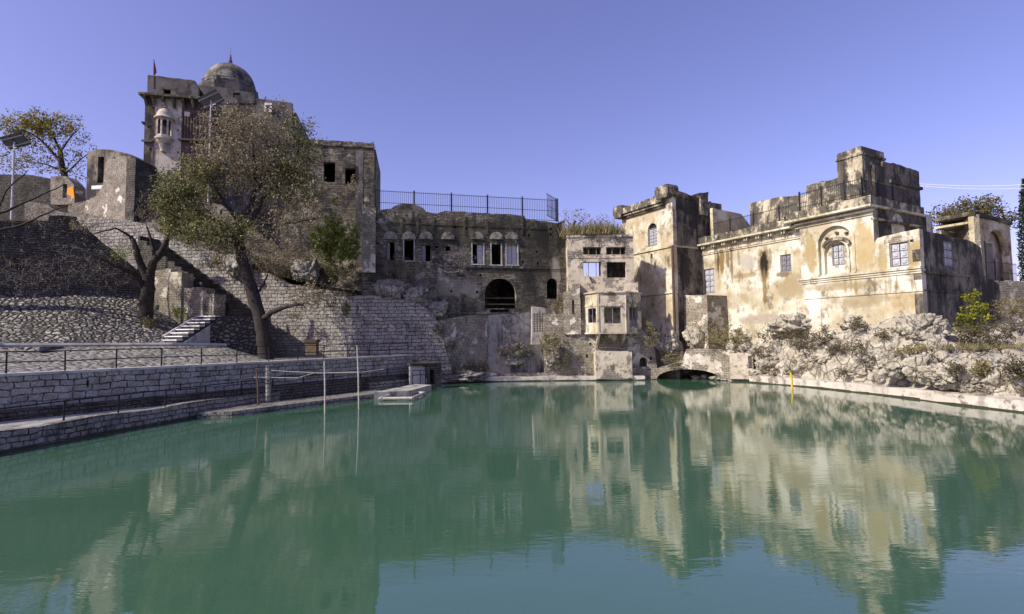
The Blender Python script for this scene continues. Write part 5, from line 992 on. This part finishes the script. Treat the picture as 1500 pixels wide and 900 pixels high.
# ================================================================== TREES
def tree(name, label, cat, base, limbs, lobes, nt, leaf, size, spread, bark='bark', r_tw=.05, group=None, trunkr=None, twig_bark=None, extra=None):
    t = thing(name, label, cat, base, group); mb = MB(); nodes = []
    for l in limbs: limb(mb, *l, nodes=nodes)
    mb.build('trunk', M[bark], t, smooth=True)
    cm = MB(); i = 0; tot = []; mats = [M[twig_bark or bark]]
    for lb_, (lm, nl) in zip(lobes, leaf):
        T = in_lobes(lb_, nt[i]); smp, dr = twigs(cm, nodes, T, r_tw, .012, 0, 5, 0); mats.append(M[lm]); i += 1
        if nl: cm.quads(leafquads(leaves_at(smp, nl, spread), size), i)
    cm.build('crown', mats, t); return t
Ym = 43.5
limbs = [(((390, 530, Ym), (387, 500, Ym), (383, 472, Ym), (372, 435, Ym), (361, 400, Ym), (352, 368, Ym), (349, 348, Ym)), .6, .36, None, 12),
    (((349, 350, Ym), (338, 338, 43), (318, 325, 42.5), (295, 312, 42), (268, 300, 42)), .27, .07, None, 7), (((348, 350, Ym), (352, 325, 43.6), (368, 300, 44), (374, 265, 44.5), (372, 225, 45), (366, 190, 45)), .33, .06, None, 8),
    (((350, 345, Ym), (372, 318, 44), (386, 290, 44.5), (412, 266, 45), (434, 240, 45.5), (438, 210, 45.5)), .28, .06, None, 7), (((352, 326, 43.6), (330, 300, 43), (315, 270, 42.5), (305, 235, 42.5)), .2, .05, None, 6),
    (((360, 325, 43.6), (400, 328, 43.2), (440, 325, 43), (470, 318, 43)), .16, .04, None, 6), (((374, 280, 44.5), (395, 245, 44), (410, 205, 43.5)), .16, .04, None, 6), (((344, 347, Ym), (318, 345, 43), (290, 342, 42.5)), .14, .04, None, 6),
    (((381, 470, Ym), (398, 458, 42.8), (420, 449, 42), (444, 446, 41.6)), .26, .12, None, 7), (((378, 428, Ym), (388, 412, 43), (392, 402, 42.8)), .12, .05, None, 6)]
k = Ym/F
def lobe(u, v, Y, rx, rz, ry=None, wt=1): p = at(u, v, Y); return ((p.x, p.y, p.z), (rx*Y/F, (ry or rx*.8)*Y/F, rz*Y/F), wt)
green = [lobe(268, 305, 42, 46, 44), lobe(288, 258, 42.5, 42, 36), lobe(436, 240, 45, 36, 42, wt=1.1), lobe(436, 188, 45.5, 24, 24), lobe(455, 215, 45, 18, 20), lobe(430, 275, 44, 40, 32, wt=.6), lobe(318, 338, 42, 56, 28), lobe(250, 335, 42, 26, 22, wt=.7), lobe(256, 275, 42, 32, 28)]
dry = [lobe(366, 222, 44.5, 78, 62), lobe(340, 190, 44.5, 52, 38), lobe(400, 180, 44.5, 44, 32), lobe(400, 270, 44.5, 60, 54), lobe(325, 250, 43.5, 46, 46), lobe(445, 300, 43.5, 52, 32, wt=.6), lobe(405, 355, 43.5, 66, 40, wt=.55), lobe(300, 215, 43.5, 30, 30, wt=.5), lobe(445, 275, 44, 34, 30, wt=.5)]
tree('tall_tree', 'tall leaning tree with dark trunk and brown and green crown on the left terrace', 'tree', at(390, 530, Ym), limbs, [green, dry, [lobe(455, 430, 41.5, 32, 22)]], (420, 600, 60), (('leaf_green', 17500), ('leaf_dry', 18000), ('leaf_dry', 500)), .2, .33)
Yb = 44.6
limbs = [(((213, 482, Yb), (214, 450, Yb), (218, 415, Yb), (217, 402, Yb)), .6, .42, None, 11), (((217, 404, Yb), (228, 382, Yb), (240, 362, Yb), (247, 338, Yb), (250, 320, Yb)), .38, .1, None, 8), (((215, 406, Yb), (205, 385, 44.3), (199, 362, 44), (192, 346, 44)), .34, .16, None, 8),
    (((228, 384, Yb), (222, 355, 45), (214, 330, 45)), .2, .05, None, 6), (((212, 425, Yb), (198, 402, 43.5), (176, 392, 42.5), (150, 380, 41.5), (110, 362, 41)), .26, .07, None, 7), (((192, 347, 44), (170, 335, 43), (150, 340, 42.5), (120, 350, 42)), .1, .03, None, 5), (((180, 393, 42.6), (150, 368, 42), (120, 340, 41.5)), .12, .03, None, 5)]
bt = tree('forked_tree', 'leafless forked tree with thick dark trunk on the cobbled slope', 'tree', at(213, 484, Yb), limbs, [[lobe(120, 375, 41.5, 75, 38, 30), lobe(60, 400, 41, 55, 22, 30), lobe(210, 320, 45, 34, 26), lobe(245, 325, 45, 26, 26), lobe(165, 360, 43, 40, 34)]], (480,), (('leaf_dry', 300),), .13, .2, twig_bark='twig', r_tw=.04)
limbs = [(((-70, 430, 40), (-60, 380, 40), (-45, 345, 40)), .5, .3, None, 9), (((-45, 345, 40), (-15, 320, 40), (20, 305, 40), (60, 285, 40), (95, 270, 40)), .14, .03, None, 6), (((-45, 345, 40), (-10, 340, 39.5), (30, 330, 39.5), (70, 312, 39), (105, 300, 39)), .13, .03, None, 6), (((-48, 355, 40), (-10, 318, 41), (10, 280, 41.5), (40, 250, 42)), .13, .03, None, 6)]
tree('bare_tree', 'bare arching branches of a leafless tree entering from the left edge', 'tree', at(-70, 432, 40), limbs, [[lobe(30, 300, 40, 70, 38, 40), lobe(60, 345, 39.5, 60, 26, 30), lobe(10, 255, 42, 50, 30, 40), lobe(-60, 300, 40, 70, 60, 60), lobe(20, 390, 39, 70, 40, 30)]], (520,), (('leaf_dry', 200),), .12, .2, twig_bark='twig', r_tw=.035)
Yc = 72
limbs = [(((96, 290, Yc), (95, 262, Yc), (90, 240, Yc), (88, 222, Yc)), .5, .3, None, 8), (((90, 240, Yc), (70, 215, Yc), (45, 195, Yc), (22, 190, Yc)), .2, .05, None, 6), (((88, 222, Yc), (75, 195, Yc), (60, 178, Yc)), .2, .05, None, 6), (((88, 224, Yc), (100, 205, Yc), (115, 190, Yc)), .16, .04, None, 6), (((95, 255, Yc), (112, 240, Yc), (130, 225, Yc)), .14, .04, None, 6), (((92, 250, Yc), (60, 240, Yc), (20, 235, Yc)), .14, .04, None, 6)]
tree('yellowing_tree', 'airy tree with sparse yellow-green leaves on the skyline at the far left', 'tree', at(96, 292, Yc), limbs, [[lobe(40, 188, Yc, 40, 22), lobe(75, 180, Yc, 42, 16), lobe(18, 205, Yc, 22, 18)], [lobe(100, 203, Yc, 38, 26), lobe(60, 228, Yc, 58, 32), lobe(112, 242, Yc, 30, 30), lobe(15, 248, Yc, 36, 32)]], (220, 380), (('leaf_yellow', 4600), ('leaf_yellow', 2300)), .3, .32, r_tw=.045)
bare_lab = ['bare grey tree just right of the hall on the skyline', 'bare tree above the grass of the brick room roof', 'small bare tree at the left of the hall corner']
for i, (u, v, Y, rx, rz) in enumerate(((842, 328, 72, 28, 20), (882, 332, 78, 24, 16))):
    limbs = [(((u, 400, Y), (u-2, v+10, Y), (u, v-4, Y)), .28, .14, None, 6), (((u-2, v+8, Y), (u-rx*.5, v-8, Y)), .1, .04, None, 5), (((u-2, v+8, Y), (u+rx*.5, v-8, Y)), .1, .04, None, 5)]
    tree('leafless_tree', bare_lab[i], 'tree', at(u, 400, Y), limbs, [[lobe(u, v-4, Y, rx, rz)]], (330,), (('leaf_dry', 260),), .25, .2, twig_bark='twig', r_tw=.035)
Yr = 62
limbs = [(((1425, 420, Yr), (1424, 360, Yr), (1426, 335, Yr)), .45, .3, None, 8), (((1425, 345, Yr), (1400, 325, Yr), (1378, 315, Yr)), .2, .05, None, 6), (((1426, 338, Yr), (1445, 315, Yr), (1455, 300, Yr)), .2, .05, None, 6), (((1426, 340, Yr), (1420, 315, Yr), (1415, 302, Yr)), .2, .05, None, 6), (((1430, 350, Yr), (1470, 330, Yr), (1490, 318, Yr)), .2, .05, None, 6)]
tree('russet_tree', 'spreading russet and green tree on the skyline behind the small pavilion', 'tree', at(1425, 422, Yr), limbs, [[lobe(1400, 320, Yr, 30, 20), lobe(1435, 310, Yr, 34, 20), lobe(1380, 316, Yr, 24, 16), lobe(1446, 299, Yr, 20, 12), lobe(1408, 304, Yr, 18, 12), lobe(1470, 322, Yr, 26, 18), lobe(1425, 335, Yr, 45, 16)]], (260,), (('leaf_rust', 6500),), .3, .3, r_tw=.04)
p = at(1511, 400, 56); t = thing('cypress', 'dark narrow cypress at the right edge of the picture', 'tree', p); mb = MB(); mb.tube([p-Vector((0, 0, 3)), p+Vector((0, 0, 8))], [.25, .08], 7); mb.build('trunk', M['bark'], t)
T = []
for i in range(3800): h = random.random(); a = random.uniform(0, 6.28); rr = .95*(1-h**2.2)**.6*(.5+.5*math.sqrt(random.random())); T.append((p.x+rr*math.cos(a), p.y+rr*math.sin(a), p.z-1+h*11))
mb = MB(); mb.quads(leafquads(np.array(T), .3, up=1.4, aspect=.4)); mb.build('crown', M['leaf_dark'], t)
# ------------------------------------------------------------------ bushes
for a in (('leafy_shrub', 'bright green dense shrub growing at the foot of the dark brick block', 'shrub', 492, 388, 49.0, 76, 76, 'leaf_bright', 6000, .25, 200), ('leafy_shrub', 'dark lower shrub under the bright green one at the foot of the hall', 'shrub', 502, 412, 49.4, 62, 40, 'leaf_green', 900, .17, 70),
          ('leafy_shrub', 'yellow-green young shrub by the shade-darkened end wall at the right', 'shrub', 1426, 492, 37.5, 50, 66, 'leaf_lime', 1300, .2, 50), ('leafy_shrub', 'green trailing plant growing below the window of the dark brick block', 'shrub', 512, 290, 52.8, 36, 34, 'leaf_dry', 500, .17, 40), ('leafy_shrub', 'small hanging green plant on the wall left of the window of the brick block', 'shrub', 490, 305, 52.9, 14, 22, 'leaf_green', 300, .15, 20)): bush(*a)
dry_b = (('dry brown bush at the right edge above the boulders', 1462, 512, 36.5, 76, 66, 'scrub', 1500), ('tall dry straw-coloured bush against the boundary wall', 1488, 472, 42, 56, 44, 'grass_dry', 900), ('dry brown bush below the yellow-green shrub', 1425, 512, 36.5, 50, 40, 'scrub', 800), ('big dry straw bush on the bridge by the tower', 1062, 513, 50, 80, 42, 'grass_dry', 1700), ('dry bush hanging behind the bay of the brick room', 955, 512, 51.5, 22, 42, 'grass_dry', 450), ('straw tuft beside the bridge crown', 985, 540, 50.5, 30, 24, 'grass_dry', 350),
    ('grey-brown scrub clump under the cream house, leftmost', 1125, 500, 47.4, 44, 26, 'scrub', 600), ('grey-brown scrub clump below the small dark window', 1165, 505, 45, 48, 28, 'scrub', 700), ('grey-brown scrub clump below the niche wing', 1205, 502, 42.3, 50, 30, 'scrub', 800), ('greenish scrub clump on the rock shelf', 1255, 484, 40.8, 46, 22, 'scrub', 500), ('scrub clump beside the dark cleft', 1255, 522, 39.3, 50, 30, 'scrub', 600), ('small scrub in front of the dark cleft', 1275, 545, 37, 26, 30, 'scrub', 350), ('dead dark tuft hanging over the long boulder', 1402, 548, 31, 34, 22, 'scrub', 500), ('dead tuft hanging at the right edge boulder', 1486, 560, 28.8, 36, 40, 'scrub', 600), ('dry grass strip on top of the broad boulder', 1340, 520, 35, 60, 14, 'grass_dry', 500), ('scrub tuft at the foot of the rock by the yellow post', 1132, 556, 46.3, 18, 26, 'scrub', 250),
    ('dark bush on the overhanging rock below the big arch', 752, 528, 51.5, 56, 42, 'scrub', 1100), ('yellow-brown bush beside the grille block', 806, 522, 51.5, 34, 40, 'grass_dry', 800), ('dark dry bush hanging down the rubble wall', 824, 546, 51.3, 30, 52, 'scrub', 800), ('small golden tuft under the small arch of the hall', 818, 456, 53.2, 24, 14, 'grass_dry', 300), ('dark creeper patch on the edge of the block wall, upper', 642, 492, 49.6, 18, 22, 'scrub', 300), ('dark creeper patch on the edge of the block wall, lower', 660, 520, 50.2, 16, 24, 'scrub', 250), ('dark shrubs hanging under the arch rail', 735, 474, 53.4, 30, 14, 'scrub', 250),
    ('dry thicket behind the main tree trunk', 402, 402, 49.8, 80, 50, 'leaf_dry', 1400), ('dry golden grass clump on the block wall top', 322, 396, 50.2, 24, 38, 'grass_dry', 500), ('grey thicket on the hillside left of the trunk', 300, 372, 51, 60, 34, 'leaf_dry', 900), ('dry shrub right of the low branch', 470, 452, 48.6, 60, 40, 'scrub', 900), ('brown scrub on the block wall top under the green shrub', 505, 436, 48.9, 60, 30, 'scrub', 800), ('scrubby bush above the craggy dark outcrop', 585, 410, 48.8, 64, 40, 'scrub', 700), ('mossy clump on the block wall face', 430, 468, 48.6, 22, 14, 'leaf_dry', 250), ('green ivy tuft on the block wall face', 508, 462, 48.9, 16, 20, 'leaf_green', 250),
    ('wide brown scrub strip under the string of rocks below the cream house', 1185, 516, 43.6, 70, 26, 'scrub', 900), ('brown scrub clump right of the bridge pier', 1118, 526, 47.4, 34, 26, 'scrub', 500), ('brown scrub clump halfway down the bank below the wing', 1225, 520, 41.4, 46, 26, 'scrub', 600), ('thin scrub clump on the rocks nearest to the big cracked block', 1296, 500, 38.6, 36, 24, 'scrub', 450), ('straw scrub beside the yellow post', 1172, 545, 44.4, 30, 22, 'grass_dry', 400), ('brown scrub low on the bank below the shelf', 1235, 552, 39.8, 30, 18, 'scrub', 300), ('dry tuft in the gap between the two long boulders', 1436, 552, 30.6, 26, 26, 'grass_dry', 350),
    ('dark scrub at the waterline foot of the hall', 700, 548, 51.8, 46, 22, 'scrub', 600), ('brown shrub at the foot of the pale lower wall of the hall', 668, 556, 51.0, 40, 22, 'scrub', 500), ('dry thicket below the brick block', 445, 402, 51.3, 60, 44, 'leaf_dry', 1100), ('dry thicket on the earth slope above the block wall', 352, 352, 52.5, 64, 40, 'leaf_dry', 900),
    ('tangle of bare grey brush before the dark ramp wall at the far left', 50, 432, 40.5, 120, 60, 'scrub', 300), ('tangle of bare grey brush before the dark ramp wall near the forked tree', 150, 428, 43, 90, 56, 'scrub', 300), ('bare grey brush below the small hut', 70, 345, 45, 90, 40, 'scrub', 300), ('bare brush crowning the block wall behind the forked tree', 262, 352, 51.5, 60, 40, 'leaf_dry', 500),
    ('green grass patch behind the forked tree', 184, 382, 46.8, 44, 26, 'leaf_bright', 500), ('low green weed beside the stone piers', 262, 468, 45.3, 24, 20, 'leaf_bright', 350), ('dry reed tuft at the foot of the forked tree', 216, 488, 43.7, 26, 26, 'grass_dry', 350), ('bushy growth on the sloping wall top', 122, 340, 42.8, 40, 22, 'leaf_dry', 400), ('dark thicket beside the bastion', 222, 330, 52, 50, 56, 'scrub', 700))
for lab, u, v, Y, wpx, hpx, lm, nl in dry_b:
    if lm == 'scrub' and u > 1090 and u < 1420: nl *= .75; wpx *= .85; hpx *= .85
    bush('dry_bush' if lm != 'leaf_bright' else 'green_bush', lab, 'bush', u, v, Y, wpx, hpx, lm, int(nl*1.3), .13 if lm != 'grass_dry' else .16, max(20, int(wpx*(2.6 if 'bare' in lab else 1.3))), twigm='bark_pale' if 'bare' in lab else 'twig')
b = at(672, 420, 49.8); bb = thing('pale_bare_shrub', 'pale leafless shrub sprawling across the dark hall left of the big arch', 'shrub', b); mb = MB(); nodes = []
limb(mb, ((690, 408, 50.9), (680, 396, 50), (668, 385, 49.6)), .09, .05, nodes=nodes); limb(mb, ((680, 396, 50), (660, 400, 49.6), (645, 395, 49.5)), .07, .03, nodes=nodes); twigs(mb, nodes, in_lobes([lobe(672, 380, 49.8, 30, 26, 14)], 150), .035, .016); mb.build('branches', M['bark_pale'], bb)
b = at(585, 400, 49.0); bb = thing('pale_bare_shrub', 'pale leafless shrub under the left windows of the dark hall', 'shrub', b); mb = MB(); twigs(mb, [at(588, 425, 48.6)], in_lobes([lobe(590, 395, 49.0, 34, 24, 14)], 120), .04, .014); mb.build('branches', M['bark_pale'], bb)
# grass on the brick room roof
P = [FO.pt(random.uniform(.1, FO.L*.78), rzo+.1, random.uniform(-3, .0)) for _ in range(170)]; mb = MB(); tuft(mb, P, 1.15, 24, .035)
o = mb.build('grass', M['grass_dry']); kind(o, 'stuff', 'dry straw grass along the flat top of the grey brick room'); o['category'] = 'grass'
P = [at(random.uniform(1380, 1520), 512, random.uniform(34, 37)) for _ in range(36)]+[at(random.uniform(1080, 1320), 470, 0) if False else xz(random.uniform(1380, 1560), random.uniform(35, 41), at(1440, 510, 36).z) for _ in range(40)]; mb = MB(); tuft(mb, P, .42, 20, .025, .6)
o = mb.build('grass', M['grass_dry']); kind(o, 'stuff', 'dry grass on the ledge above the right boulders'); o['category'] = 'grass'
P = [at(random.uniform(300, 540), 0, 50) for _ in range(1)]; P = []
for _ in range(260): 
    u = random.uniform(300, 560); t = random.random(); P.append(at(u, 392+(u-300)*.14-t*22, 50.9+t*1.4))
mb = MB(); tuft(mb, P, .7, 14, .03); o = mb.build('grass', M['scrub']); kind(o, 'stuff', 'dry weeds over the earth slope above the block wall'); o['category'] = 'grass'
